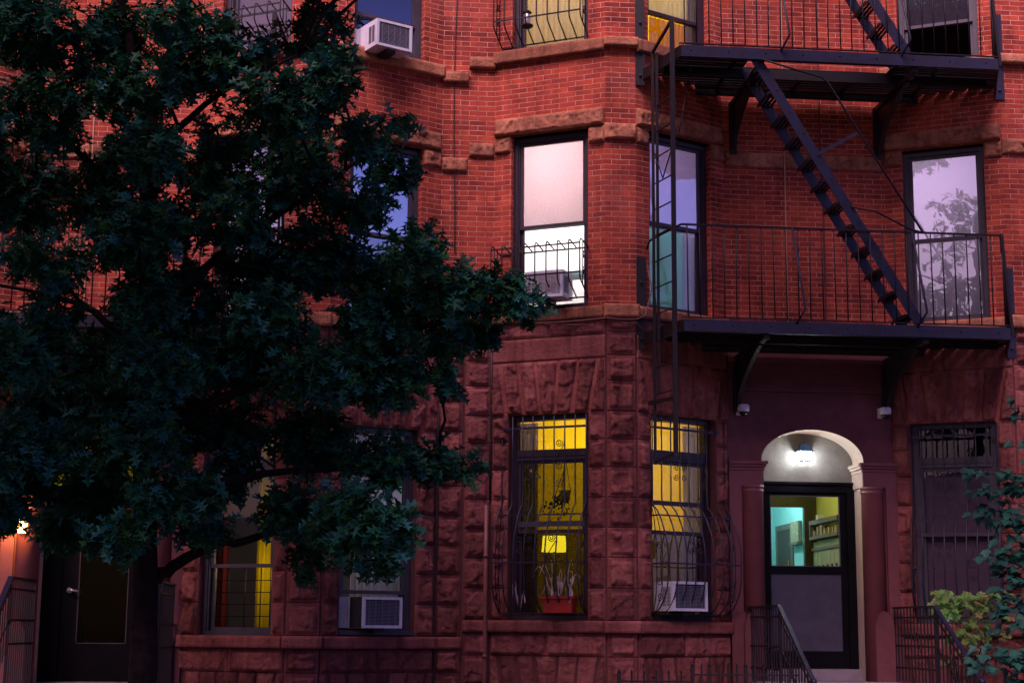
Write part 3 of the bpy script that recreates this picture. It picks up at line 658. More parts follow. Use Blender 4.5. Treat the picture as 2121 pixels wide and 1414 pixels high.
# ------------------------------------------------------------------ fire escapes
def fire_escape(tf, base, label, FY=-.9, full=True):
    """tf maps the right-hand design coordinates into place"""
    T = lambda p: tf(V(p))
    R = thing('fire_escape', base, label, 'fire escape', 'iron fire escapes on the two fronts')
    def part(name, fn, mat='iron', parent=R):
        m = MB(); fn(m); m.v = [T(p) for p in m.v]; return m.build(name, mat, parent)
    outline_back = lambda x: .06+max(0, min(.62, (x-.25)*.554)) if x < 2.5 else .06+max(0, min(.62, (4.86-x)*.534))
    X0, X1 = .60, 4.55
    def side_x(y, left): # platform side edges run back to the wall corners
        t = (y-FY)/(.08-FY); return X0+(.27-X0)*t if left else X1+(4.90-X1)*t
    def platform(z, hole):       # z = underside of the channels
        def frame(m):
            m.bar((X0, FY, z+.07), (X1, FY, z+.07), .022, .14); m.bar((X0, FY+.03, z+.006), (X1, FY+.03, z+.006), .07, .012); m.bar((X0, FY+.03, z+.137), (X1, FY+.03, z+.137), .07, .010)
        part('front_channel', frame, 'iron_blue')
        part('side_channel', lambda m: m.bar((X0, FY, z+.07), (.27, .10, z+.07), .02, .14))
        part('side_channel', lambda m: m.bar((X1, FY, z+.07), (4.90, .06, z+.07), .02, .14))
        part('cross_beam', lambda m: m.bar((.52, -.24, z+.055), (4.66, -.24, z+.055), .03, .125))
        part('cross_beam', lambda m: m.bar((1.05, .50, z+.06), (4.25, .50, z+.06), .03, .10))
        def slats(m):
            y = FY+.07
            while y < .62:
                xl = side_x(y, 1) if y < .08 else .27+(y-.08)*1.80+.05
                xr = side_x(y, 0) if y < .08 else 4.90-(y-.08)*1.85-.05
                segs = [(xl, xr)]
                if hole and hole[2] < y < hole[3]: segs = [(xl, hole[0]), (hole[1], xr)]
                for a, b in segs:
                    if b-a > .1: m.bar((a, y, z+.128+rnd.uniform(-.004, .004)), (b, y, z+.128+rnd.uniform(-.004, .004)), .077, .012)
                y += .088
        part('deck_slats', slats)
        for x in (1.35, 2.35, 3.0, 3.95):
            if hole and hole[0] < x < hole[1]: part('deck_tie', lambda m: m.bar((x, -.2, z+.108), (x, .56, z+.108), .05, .012))
            else: part('deck_tie', lambda m: m.bar((x, FY+.03, z+.108), (x, .56, z+.108), .05, .012))
        for x in (1.60, 3.53):
            def br(m):
                m.bar((x, FY+.05, z-.03), (x, .70, z-.05), .07, .06)
                m.bar((x, .665, z-.02), (x, .665, z-.72), .085, .07, up=(0, 1, 0))
                pts = [(x, .62-(.62-FY-.35)*t, z-.66+.60*(t**.55)) for t in (0, .1, .2, .35, .5, .7, .85, 1)]
                for a, b in zip(pts, pts[1:]): m.bar(a, b, .05, .05, up=(0, 1, 0))
                for a, b in zip(pts, pts[1:]):
                    m.box8([V((x-.012, a[1], a[2])), V((x+.012, a[1], a[2])), V((x+.012, b[1], b[2])), V((x-.012, b[1], b[2])), V((x-.012, a[1], z-.02)), V((x+.012, a[1], z-.02)), V((x+.012, b[1], z-.02)), V((x-.012, b[1], z-.02))])
                m.box8([V(p) for p in ((x-.01, .66, z-.5), (x+.01, .66, z-.5), (x+.01, .64, z-.5), (x-.01, .64, z-.5), (x-.01, .66, z-.03), (x+.01, .66, z-.03), (x+.01, .05, z-.04), (x-.01, .05, z-.04))])
            part('bracket', br)
        for x, y, mt in ((.262, .03, 'iron'), (4.935, .02, 'iron_blue')):
            def pl(m):
                m.bar((x, y-.03, z-.07), (x, y-.03, z+1.08), .12, .02, up=(0, 1, 0))
                for zz in (z+.05, z+.75): m.lathe((x, y-.052, zz), [(.02, 0), (.012, .012)], 8, (0, -1, 0))
            part('hanger_plate', pl, mt)
    def rivets(m, z):
        for i in range(9): m.lathe((X0+.12+i*.46, FY-.012, z+.08), [(.012, 0), (.006, .008)], 6, (0, -1, 0))
    def railing(z, top, braces):
        part('top_rail', lambda m: (m.bar((X0-.02, FY, top), (X1-.06, FY, top-.01), .03, .02), m.bar((X1-.06, FY, top), (X1+.30, -.04, top), .03, .02)))
        part('side_rail', lambda m: (m.tube([(X0-.02, FY, top), (.5, -.6, top), (.36, -.05, top-.005), (.34, .05, top-.09)], .013, 6)))
        part('bottom_rail', lambda m: m.bar((X0-.02, FY, z+.165), (X1, FY, z+.165), .03, .012))
        x = X0+.05
        while x < X1-.03:
            dx = rnd.uniform(-.008, .008)
            part('baluster', lambda m: m.tube([(x+dx, FY, z+.16), (x+rnd.uniform(-.006, .006), FY, top)], .0085, 5), 'iron')
            x += .148
        for k in range(5):
            t = (k+.5)/5
            part('baluster', lambda m: m.tube([(X1+t*.33, FY+t*.86, z+.14), (X1-.03+t*.33, FY+t*.86, top)], .0085, 5))
        part('corner_post', lambda m: m.bar((X1+.03, FY, z+.05), (X1-.06, FY, top+.01), .035, .035))
        for x in braces:
            part('brace', lambda m: m.tube([(x, FY-.015, top), (x+.10, FY-.15, z+.30), (x+.10, FY-.15, z+.27), (x+.03, FY-.015, z+.12)], .014, 6), 'iron_blue')
    def stair(z0, z1, xa, xb, steps):    # foot (xa, z0) up to head (xb, z1), two flat stringers and slotted treads
        yf, yb = FY+.06, FY+.56
        for y, mt in ((yf, 'iron_blue'), (yb, 'iron_blue')):
            def st(m):
                m.bar((xa, y, z0), (xb, y, z1), .012, .125); 
                for i in range(steps):
                    t = (i+.5)/steps; m.lathe((xa+(xb-xa)*t+.01, y-.008, z0+(z1-z0)*t+.015), [(.011, 0), (.006, .008)], 6, (0, -1, 0))
            part('stringer', st, mt)
        for i in range(steps):
            t = (i+.45)/steps; x, z = xa+(xb-xa)*t, z0+(z1-z0)*t
            def tread(m):
                for k in range(4): m.bar((x-.085+k*.052, yf, z), (x-.085+k*.052, yb, z), .036, .010)
                m.bar((x-.11, yf, z-.02), (x-.11, yb, z-.02), .008, .045)
                for y in (yf+.01, yb-.01): m.bar((x-.11, y, z-.012), (x+.09, y, z-.012), .02, .018)
            part('step', tread)
    zl, zu = 5.065, 8.425
    platform(zl, None)
    if full: platform(zu, (1.52, 3.36, FY+.05, -.26))
    m = MB()
    for z in ((zl, zu) if full else (zl,)): rivets(m, z)
    m.v = [T(p) for p in m.v]; m.build('rivets', 'iron', R)
    railing(zl, 6.345, (1.915, 3.38))
    if full:
      railing(zu, 9.70, (1.80, 3.30)); stair(5.23, 8.46, 3.47, 1.53, 12); stair(8.59, 11.6, 3.44, 1.6, 11)
      part('stay_rod', lambda m: m.tube([(.82, -.45, 8.45), (.55, -.84, 7.35)], .006, 5))
      part('stair_handrail', lambda m: m.tube([(1.60, FY, 8.43), (2.05, FY-.01, 8.30), (2.32, FY-.01, 8.235), (2.40, FY-.01, 8.17), (2.77, FY-.01, 7.56), (3.52, FY, 6.345)], .013, 6))
      part('handrail_strut', lambda m: m.bar((2.27, FY+.045, 7.28), (2.775, FY-.005, 7.56), .008, .04), 'iron_blue')
      part('stair_tie', lambda m: m.tube([(2.66, FY+.045, 6.64), (2.95, FY+.01, 6.585), (3.36, FY-.005, 6.375), (3.50, FY, 6.345)], .012, 6))
    # the drop ladder hanging through both decks at the near side
    xr, yr, xl, yl = .50, -.86, .345, -.40
    lad = part('drop_ladder', lambda m: m.bar((xr, yr, 3.62), (xr, yr, 8.90), .055, .03, up=(0, 1, 0)), 'iron')
    for (x, y, z0, z1, w) in ((xl, yl, 3.55, 8.66, .032), (xl+.04, yl-.06, 4.4, 8.62, .032)):
        part('ladder_stile', lambda m: m.bar((x, y, z0), (x, y, z1), w, .03, up=(0, 1, 0)), 'iron_blue' if x == xr else 'iron', lad)
    for z in [4.06+.323*i for i in range(13)]:
        part('rung', lambda m: m.tube([(xl+.02, yl, z), (xr, yr, z)], .009, 6), 'iron', lad)
    part('ladder_bar', lambda m: m.bar((xl-.06, yl+.05, 4.28), (xr+.01, yr, 4.28), .03, .05), 'iron', lad)
    part('ladder_bar', lambda m: m.bar((xl, yl, 3.57), (xr, yr, 3.64), .025, .025), 'iron', lad)
    part('ladder_bar', lambda m: m.bar((xl, yl, 8.64), (xr, yr, 8.90), .03, .03), 'iron', lad)
    part('ladder_brace', lambda m: (m.tube([(xl+.02, yl, 7.35), (.42, -.62, 6.98), (xr, yr, 7.33)], .009, 5)), 'iron', lad)
    return R
fire_escape(lambda p: p, (2.6, -.1, 5.1), 'black iron fire escape over the lamplit arched doorway, stairs and railings in full view')
fire_escape(lambda p: V((-3.76-p.x, p.y, p.z-.13)), (-6.4, -.1, 5.0), 'iron fire escape balcony mostly hidden behind the street oak', full=False)

# ------------------------------------------------------------------ window guards
def spiral(F, a, z, n, r, turns, dirn, start):
    out = []
    K = int(14*turns)
    for i in range(K+1):
        t = i/K; an = start+dirn*turns*2*math.pi*t; rr = r*(1-.82*t)
        out.append(F(a+rr*math.cos(an), z+rr*math.sin(an), n))
    return out
def belly(z, dz=0):
    z -= dz
    if z > 3.12: return .045
    t = (3.12-z)/(3.12-1.80)
    return .045+.285*math.sin(min(1, t*1.02)*math.pi*.98)**.72 if t < .62 else .045+.285*max(0, 1-((t-.62)/.38)**2.4)**.8*.97
def big_guard(F, a0, a1, label, dz=0, nb=9, scrolls=True):
    R = thing('window_guard', F((a0+a1)/2, 1.8+dz, .1), label, 'window guard', 'bulging iron window guards')
    zz = [4.20, 3.7, 3.3, 3.12]+[3.12-(3.12-1.80)*i/16 for i in range(1, 17)]
    xs = [a0+(a1-a0)*i/(nb-1) for i in range(nb)]
    for x in xs:
        m = MB(); m.tube([F(x+rnd.uniform(-.003, .003), z+dz, belly(z)) for z in zz], .0095, 6); m.build('bar', 'iron_blue', R)
    for z in (4.055, 2.985, 2.41):
        m = MB(); n = belly(z)-.012
        m.bar(F(a0-.0, z+dz, n), F(a1, z+dz, n), .012, .028 if z > 4 else .018)
        for a in (a0, a1): m.bar(F(a, z+dz, n), F(a, z+dz, -.02), .012, .018)
        m.build('rail', 'iron_blue', R)
    m = MB(); m.bar(F(a0, 1.80+dz, .03), F(a1, 1.80+dz, .03), .02, .02); m.bar(F(a0, 1.815+dz, .16), F(a1, 1.815+dz, .16), .015, .012); m.build('shelf_bar', 'iron', R)
    for a in (a0, a1):      # curved side pieces
        for k in (.35, .68):
            m = MB(); m.tube([F(a, z+dz, belly(z)*k) for z in zz[2:]], .006, 5); m.build('side_bar', 'iron', R)
        for z, r, st in ((2.62, .05, 0), (2.2, .055, 2), (2.02, .05, 4)):
            m = MB(); c = F(a, z+dz, .17); K = 22
            m.tube([c+F.n*(r*(1-.8*i/K)*math.cos(st+i*.42))+V((0, 0, r*(1-.8*i/K)*math.sin(st+i*.42))) for i in range(K)], .0055, 5); m.build('scroll', 'iron', R)
    if scrolls:
        xm = xs[3]
        for z in (3.52, 2.62):
            n = belly(z)+.004
            for sx in (-1, 1):
                for sz in (-1, 1):
                    m = MB(); m.tube(spiral(F, xm+sx*.062, z+dz+sz*.055, n, .042, 1.5, sx*sz, math.pi if sx < 0 else 0)[::1], .0055, 5); m.build('scroll', 'iron', R)
        xc = (xs[5]+xs[6])/2
        for z, r in ((3.86, .05), (3.58, .055), (3.36, .055), (2.70, .05), (2.44, .055), (2.28, .04)):
            m = MB(); m.tube(spiral(F, xc, z+dz, belly(z)+.002, r, 1.7, 1 if r > .052 else -1, .5), .0055, 5); m.build('scroll', 'iron', R)
        for z0, z1 in ((3.84, 3.62), (3.52, 3.20), (2.66, 2.46)):
            m = MB(); m.tube([F(xs[6]-.01-(xs[6]-xs[5]-.02)*t, z0+(z1-z0)*t+dz, belly(z0+(z1-z0)*t)) for t in (0, .25, .5, .75, 1)], .0055, 5); m.build('scroll_stem', 'iron', R)
    return R
big_guard(fL, .165, 1.27, 'bulging iron window guard holding the red trough of withered stems')
big_guard(fR, .20, 1.36, 'bulging iron window guard over the lit window with an air conditioner, left of the doorway')
big_guard(fQ, .235, 1.29, 'bulging iron window guard over the dark window right of the doorway, behind leaves')
def cage(F, a0, a1, zb, zt, n, label, nb=9, lip=.06, open_top=False, scroll=True):
    R = thing('window_guard', F((a0+a1)/2, zb, .1), label, 'window guard')
    for i in range(nb):
        x = a0+(a1-a0)*i/(nb-1)
        pts = [(zb, .01), (zb+.17, n-.035), (zb+.20, n-.008), (zb+.23, n)]
        pts += [(zt+2.0, n)] if open_top else [(zt+lip-.05, n), (zt+lip-.015, n-.012), (zt+lip, n-.045), (zt, .01)]
        m = MB(); m.tube([F(x, z, k) for z, k in pts], .0095, 6); m.build('bar', 'iron', R)
    rails = [(zb+.01, .012), (zb+.27, n-.012)]+([(zb+.62, n-.012), (zb+1.6, n-.012)] if open_top else [(zt-.0, .012), (zt+.005, n-.012)])
    for z, k in rails:
        m = MB(); m.bar(F(a0, z, k), F(a1, z, k), .012, .018); m.build('rail', 'iron', R)
    for a in (a0, a1):
        for k in (.33, .66):
            m = MB(); z1 = zt+2 if open_top else zt+lip*k
            m.tube([F(a, zb+.2*k, n*k), F(a, z1, n*k)], .007, 5); m.build('side_bar', 'iron', R)
        if scroll:
            for q, z in enumerate((zb+.30, zb+.52)):
                m = MB(); K = 20; c = F(a, z, n*.5)
                m.tube([c+F.n*(.05*(1-.8*i/K)*math.cos(i*.45+q*3))+V((0, 0, .06*(1-.8*i/K)*math.sin(i*.45+q*3))) for i in range(K)], .007, 5); m.build('scroll', 'iron', R)
    return R
cage(fL, .10, 1.285, 5.64, 6.27, .30, 'low iron window cage around the air conditioner on the second floor')
cage(fL, .10, 1.285, 9.00, 9.6, .30, 'tall iron window guard with slanting foot at the top centre, third floor', open_top=True)
cage(gL, .14, 1.25, 8.83, 9.2, .22, 'low iron window cage half hidden in oak leaves at the top', nb=7, scroll=False)
# inner muntin guard of the left ground window
R = thing('window_guard', gL(.78, 1.6, -.2), 'thin square-mesh bars inside the ground floor window beside the oak trunk', 'window guard')
for z in (2.17, 2.03, 1.89, 1.75):
    m = MB(); m.tube([gL(.33, z, -.2), gL(1.22, z, -.2)], .006, 5); m.build('rail', 'iron', R)
for x in (.55, .78, 1.0, 1.13):
    m = MB(); m.tube([gL(x, 1.58, -.205), gL(x, 2.32, -.205)], .006, 5); m.build('bar', 'iron', R)

# ------------------------------------------------------------------ air conditioners
def air_conditioner(F, a, z, w, h, d, label, louv=True, accordion=0, back=-.12, body='white', fins='fin'):
    R = thing('air_conditioner', F(a+w/2, z, .1), label, 'air conditioner', 'window air conditioners')
    n1 = back+d
    m = MB(); F.box(m, a, a+w, z, z+h, back, n1-.03); m.build('casing', body, R)
    m = MB(); t = .032
    for q in ((a, a+w, z, z+t), (a, a+w, z+h-t, z+h), (a, a+t*1.1, z+t, z+h-t), (a+w-t*1.1, a+w, z+t, z+h-t)): F.box(m, *q, n1-.035, n1)
    m.build('front_frame', 'white', R)
    m = MB(); F.box(m, a+t, a+w-t, z+t, z+h-t, n1-.034, n1-.026, mi=1)
    k = int((h-2*t)/.016)
    for i in range(k): F.box(m, a+t, a+w-t, z+t+i*.016, z+t+i*.016+.007, n1-.026, n1-.010)
    for i in range(1, 6): F.box(m, a+w*i/6-.003, a+w*i/6+.003, z+t, z+h-t, n1-.012, n1-.008)
    m.build('coil_grille', [fins, 'slot'], R)
    if louv:
        for e, sg in ((a, -1), (a+w, 1)):
            m = MB()
            for i in range(14):
                zz = z+.06+i*(h-.12)/14
                for n0 in (n1-.20, n1-.12): F.box(m, min(e, e+sg*.003), max(e, e+sg*.003), zz, zz+.007, n0, n0+.065)
            m.build('side_louvre', 'slot', R)
    for s0, s1 in ([(a-accordion, a), ] if accordion else []):
        m = MB(); K = 10
        for i in range(K):
            x0, x1 = s0+(s1-s0)*i/K, s0+(s1-s0)*(i+1)/K; k0, k1 = (.0, .018) if i % 2 else (.018, .0)
            m.quad(F(x0, z+.0, back+k0+.02), F(x1, z, back+k1+.02), F(x1, z+h, back+k1+.02), F(x0, z+h, back+k0+.02))
        m.build('side_panel', 'white', R)
    m = MB(); F.box(m, a+w*.35, a+w*.6, z-.05, z, back+.05, n1-.06); m.build('support_bracket', 'iron', R)
    return R
air_conditioner(gR, .345, 8.685, .505, .34, .50, 'white air conditioner jutting from the top window right of the oak', accordion=.18)
air_conditioner(fL, .53, 5.64, .50, .335, .34, 'white air conditioner inside the low iron cage on the second floor', accordion=.12, fins='fin_light')
air_conditioner(gR, .425, 1.625, .53, .36, .36, 'dark-fronted air conditioner in the ground floor window left of centre', louv=False, accordion=.2, body='slot')
air_conditioner(fR, .34, 1.855, .54, .348, .37, 'white air conditioner behind the bulging guard left of the doorway')
m = MB(); gR.box(m, .235, 1.25, 1.545, 1.60, -.2, .02); m.build('sill_board', 'frame_grey', HL)

# ------------------------------------------------------------------ lantern, cameras, small things
t = thing('wall_lantern', fC(1.075, 3.88, -.44), 'glowing white wall lantern in the arch above the right door', 'lantern')
c = fC(1.075, 0, -.33)
def P4(r, z): return [c+V((sx*r, sy*r, z)) for sx, sy in ((-1, -1), (1, -1), (1, 1), (-1, 1))]
m = MB(); a, b = P4(.058, 3.785), P4(.072, 3.905); m.box8(a+b); m.build('lantern_glass', 'lamp', t)
m = MB(); a, b = P4(.096, 3.895), P4(.096, 3.915); m.box8(a+b); a, b = P4(.090, 3.915), P4(.045, 4.0); m.box8(a+b); m.lathe(c+V((0, 0, 4.0)), [(.02, 0), (.014, .02), (.004, .045)], 8); m.build('lantern_roof', 'lamp_cap', t)
m = MB()
for (x, y) in ((-1, -1), (1, -1), (1, 1), (-1, 1)): m.bar(c+V((x*.060, y*.060, 3.775)), c+V((x*.075, y*.075, 3.91)), .007, .007)
a, b = P4(.063, 3.768), P4(.063, 3.784); m.box8(a+b); m.build('lantern_cage', 'lamp_cap', t)
m = MB(); fC.box(m, 1.04, 1.11, 3.84, 4.0, -.439, -.42); m.tube([fC(1.075, 3.97, -.42), fC(1.075, 3.985, -.36), c+V((0, 0, 3.99))], .012, 6); m.build('wall_plate', 'lamp_cap', t)
lamp(tuple(c+V((0, -.27, 3.74))), 6.5, (.92, .93, .95), .05, name='lantern_light')
t = thing('wall_lantern', gC(.33, 2.78, .10), 'warm lantern glowing through leaves at the far left of the oak', 'lantern')
m = MB(); q = gC(.26, 0, .12); m.lathe(q+V((0, 0, 2.70)), [(.05, 0), (.065, .16)], 10); m.build('lantern_glass', 'lamp_warm', t)
m = MB(); m.lathe(q+V((0, 0, 2.86)), [(.09, 0), (.02, .1)], 10); gC.box(m, .22, .30, 2.72, 2.95, .0, .03); m.build('lantern_roof', 'lamp_cap', t)
lamp(tuple(q+V((-.08, -.20, 2.80))), 30, (1, .46, .10), .05, name='lantern_light')
def camera_unit(F, a, z, label):
    t = thing('security_camera', F(a, z, 0), label, 'security camera', 'dome cameras flanking the doorway')
    m = MB(); F.box(m, a-.055, a+.05, z-.075, z+.055, 0, .025); m.build('mount', 'chrome_white', t)
    m = MB(); m.lathe(F(a+.02, z-.005, .10), [(.066, -.03), (.075, -.01), (.075, .045), (.058, .062), (.02, .066)], 18); F.box(m, a-.02, a+.06, z-.0, z+.04, .02, .10); m.build('housing', 'chrome_white', t)
    m = MB(); m.lathe(F(a+.02, z-.035, .10), [(.012, -.055), (.035, -.045), (.052, -.02), (.058, .005)], 16); m.build('dome', 'dome', t)
camera_unit(fC, .165, 4.375, 'white dome security camera left of the lamplit arch')
camera_unit(fC, 2.00, 4.375, 'white dome security camera right of the lamplit arch')
def cable(pts, r, label, mat='cable', name='cable', cat='cable'): 
    m = MB(); m.tube(pts, r, 6); return lone(name, m, mat, label, cat)
def sag(a, b, s, n=8): return [V(a).lerp(V(b), i/n)-V((0, 0, s*4*(i/n)*(1-i/n))) for i in range(n+1)]
cable([gA(.17+.02*math.sin(z*1.3), z, .014) for z in [11.5-.4*i for i in range(14)]], .007, 'thin black cable hanging down the brick strip between the two houses')
cable([gA(.012, z, .03+.004*math.sin(z*5)) for z in [4.3-.3*i for i in range(15)]], .014, 'black conduit running down the stone corner left of the maroon pipe')
cable([fA(fA.L-.012, z, .02) for z in (5.17, 4.5, 3.9, 3.2)], .014, 'dark strip standing for the shadowed gap in the stone corner above the maroon downpipe')  # thin dark tube stands in for the shadow in the corner gap
m = MB(); m.tube([fA(fA.L-.06, z, .06) for z in (3.12, 2, 1, 0)], .028, 10)
for z in (2.5, 1.3): m.lathe(fA(fA.L-.06, z, .06), [(.034, -.02), (.034, .02)], 10)
lone('downpipe', m, 'pipe', 'maroon painted downpipe beside the bulging guard with the red trough', 'pipe')
cable(sag(fL(.55, 5.355, .09), fL(1.49, 5.35, .10), .012)+sag(fP(.0, 5.35, .12), fP(.375, 5.345, .12), .01)+sag(fR(.05, 5.40, .12), fR(.18, 5.75, .08), .0, 4)+[fR(.12, 6.1, .05)], .008, 'pair of cables slung under the second floor sill and round the pillar', 'pipe')
cable(sag(fL(.75, 5.33, .10), fP(.36, 5.30, .13), .02)+[fR(.04, 5.2, .08)], .006, 'thinner cable looping below the sill of the stone pillar', 'pipe')
cable([V((.36, -.38, 6.30)), V((.365, -.37, 5.6)), V((.40, -.36, 4.9))], .005, 'thin cord hanging beside the drop ladder')
t = thing('hanging_feeder', fL(.52, 9.2, .12), 'small glass bird feeder hanging before the top centre window', 'bird feeder')
q = fL(.50, 0, .14)
m = MB(); m.lathe(q+V((0, 0, 9.23)), [(.035, 0), (.042, .02), (.042, .13), (.03, .16)], 14); m.build('glass_tube', 'steel', t)
m = MB(); m.lathe(q+V((0, 0, 9.19)), [(.055, 0), (.08, .02), (.078, .035), (.04, .05)], 16); m.build('seed_tray', 'slot', t)
m = MB(); m.lathe(q+V((0, 0, 9.39)), [(.06, 0), (.02, .04)], 14); m.tube([q+V((0, 0, 9.42)), q+V((0, 0, 10.2))], .004, 4); m.build('feeder_lid', 'slot', t)
# red trough with withered stems
t = thing('planter_trough', fL(.9, 1.84, .17), 'red plastic planter trough inside the bulging guard', 'planter')
m = MB(); a0, a1 = .775, 1.165
def trough(m, z, g): return [fL(a0-g, z, .05-g*.4), fL(a1+g, z, .05-g*.4), fL(a1+g, z, .22+g), fL(a0-g, z, .22+g)]
m.box8(trough(m, 1.82, -.02)+trough(m, 1.985, .0)); m.box8(trough(m, 1.985, .018)+trough(m, 2.015, .022)); m.build('trough', 'terracotta', t)
m = MB(); m.box8(trough(m, 2.0, -.01)+trough(m, 2.018, -.01)); m.build('soil', 'bark', t)
m = MB()
for i in range(17):
    a = a0+.04+rnd.random()*(a1-a0-.08) if i < 14 else rnd.uniform(.36, .50); zb = 2.01 if i < 14 else 1.9
    h = rnd.uniform(.18, .50); k = rnd.uniform(-.22, .22); p = []
    for j in range(9):
        u = j/8; p.append(fL(a+k*u+rnd.uniform(-.008, .008), zb+h*math.sin(u*2.1)/1.0-(.14*u*u if i % 3 else .02), .14+.10*u*rnd.uniform(.5, 1)))
    m.tube(p, .007, 5, taper=.003)
    if i % 2: 
        e = p[-1]; m.add([e, e+V((.018, -.004, -.05)), e+V((.0, 0, -.13)), e+V((-.014, .004, -.05))], [(0, 1, 2, 3)])
lone('withered_plant', m, 'straw', 'withered pale plant drooping over the red trough', 'plant')
# hanging pot inside the window
t = thing('hanging_planter', fL(.82, 3.3, -.36), 'white hanging pot with trailing green fern inside the mustard lit window', 'hanging plant')
q = fL(.84, 0, -.36)
m = MB(); m.lathe(q+V((0, 0, 3.16)), [(.052, 0), (.07, .13), (.078, .135), (.078, .155)], 16); m.build('pot', 'white', t)
m = MB()
for k in range(3): an = k*2.1; m.tube([q+V((.07*math.cos(an), .07*math.sin(an), 3.31)), q+V((0, 0, 3.72)), q+V((0, 0, 4.2))], .004, 4)
m.build('hanger_cord', 'straw', t)
m = MB()
for i in range(90):
    an = rnd.random()*6.28; r = rnd.uniform(.02, .19); z = 3.26-r*rnd.uniform(.4, 2.0)+rnd.uniform(-.03, .05); e = q+V((r*math.cos(an)-.10, r*math.sin(an), z))
    d = V((rnd.uniform(-1, 1), rnd.uniform(-1, 1), -1)).normalized()*.05; sdv = d.cross(V((0, 1, .3))).normalized()*.012
    m.add([e, e+d*.5+sdv, e+d, e+d*.5-sdv], [(0, 1, 2, 3)], tone=rnd.random())
m.build('foliage', 'house_leaf', t)

# ------------------------------------------------------------------ stoops, railings, fence
def stoop(x0, x1, zl, label):
    t = thing('stoop', ((x0+x1)/2, -.8, 0), label, 'stoop', 'stone stoops')
    m = MB(); m.box(x0, x1, -.80, .72, 0, zl-.06); m.box(x0-.02, x1+.02, -.83, .72, zl-.06, zl); m.build('landing', 'landing', t)
    n = 6; r = zl/n
    for i in range(1, n):
        m = MB(); y = -.80-.28*(i-1); z = zl-r*i
        m.box(x0, x1, y-.28, y, 0, z-.05); m.box(x0-.01, x1+.01, y-.31, y, z-.05, z); m.build('step', 'landing', t)
    return t
stoop(1.72, 3.48, 1.025, 'pale stone stoop below the lamplit arched doorway'); stoop(-6.88, -5.32, .93, 'pale stone stoop at the dark glazed door beside the oak trunk')
def stoop_rail(x, zl, ztop, label, cap='iron_blue', yw=.62, yo=-.82, wide=.045, orn=True):
    R = thing('stoop_railing', (x, yo, zl), label, 'railing', 'iron stoop railings')
    ye, ze = -2.15, ztop-.80
    m = MB(); m.bar((x, yw, ztop), (x, yo, ztop), .035, .022); m.build('top_rail', 'iron', R)
    m = MB(); m.bar((x, yo+.01, ztop), (x, ye, ze), wide, .03); m.lathe((x-.02, ye, ze-.01), [(.035, 0), (.035, wide)], 12, (1, 0, 0)); m.build('hand_rail', cap, R)
    for dz in (-.12, -.46, -.72):
        m = MB(); m.bar((x, yw, ztop+dz), (x, yo, ztop+dz), .012, .022)
        if dz > -.5: m.bar((x, yo, ztop+dz), (x, ye, ze+dz), .012, .022)
        m.build('rail', 'iron', R)
    k = 0; y = yw-.02
    while y > ye:
        zt = ztop if y > yo else ztop+(ze-ztop)*(yo-y)/(yo-ye)
        zb = zl+.02 if y > yo else max(.05, zt-.80)
        m = MB(); m.bar((x, y, zb), (x, y, zt), .014, .014, up=(0, 1, 0)); m.build('baluster', 'iron', R); y -= .115
    for y in (yo, ye):
        m = MB(); z = ztop if y == yo else ze; m.bar((x, y, 0.02 if y == ye else zl), (x, y, z), .03, .03, up=(0, 1, 0)); m.build('newel', 'iron', R)
    if orn:
        for y in (yo+.55, yo-.45):
            z = (ztop if y > yo else ztop+(ze-ztop)*(yo-y)/(yo-ye))-.42
            for sg in (-1, 1):
                m = MB(); K = 26
                m.tube([(x-.012, y+sg*(.055-.05*math.cos(i*.24)*(1-i/K*.7)), z+sg*.07+.07*math.sin(i*.24)*(1-i/K*.6)) for i in range(K)], .006, 5); m.build('scroll', 'iron', R)
    return R
stoop_rail(1.69, 1.03, 1.915, 'black iron railing on the left of the lamplit stoop')
stoop_rail(3.53, 1.03, 1.925, 'black iron railing on the right of the lamplit stoop, beside the yellow-green leaves')
stoop_rail(-6.90, .93, 2.14, 'black iron railing left of the dark glazed door', orn=False, wide=.06)
stoop_rail(-5.28, .93, 2.11, 'blue-black iron railing just right of the oak trunk', orn=False, wide=.05)
def fence(x0, x1, y, zt, label, sp=.128):
    R = thing('yard_fence', ((x0+x1)/2, y, 0), label, 'fence', 'low iron yard fences')
    for z in (zt, zt-.62):
        m = MB(); m.bar((x0, y, z), (x1, y, z), .03, .018); m.build('rail', 'iron', R)
    x = x0; i = 0
    while x <= x1+.001:
        post = i % 6 == 0; m = MB()
        m.bar((x, y, 0.05), (x, y, zt+.085), .034 if post else .016, .034 if post else .016, up=(0, 1, 0))
        m.lathe((x, y, zt+.085), [(.022 if post else .012, 0), (.002, .04)], 6); m.build('post' if post else 'picket', 'iron', R)
        x += sp; i += 1
fence(-.46, .26, -2.6, 1.115, 'low spiked iron fence at the bottom edge, left section'); fence(.30, 1.40, -2.6, 1.185, 'low iron fence panel at the bottom edge beside the stoop', .092)
fence(3.6, 7.0, -2.6, 1.13, 'low iron yard fence hidden by leaves at the right edge'); fence(-4.5, -.50, -2.6, .98, 'low iron yard fence below the bay windows')

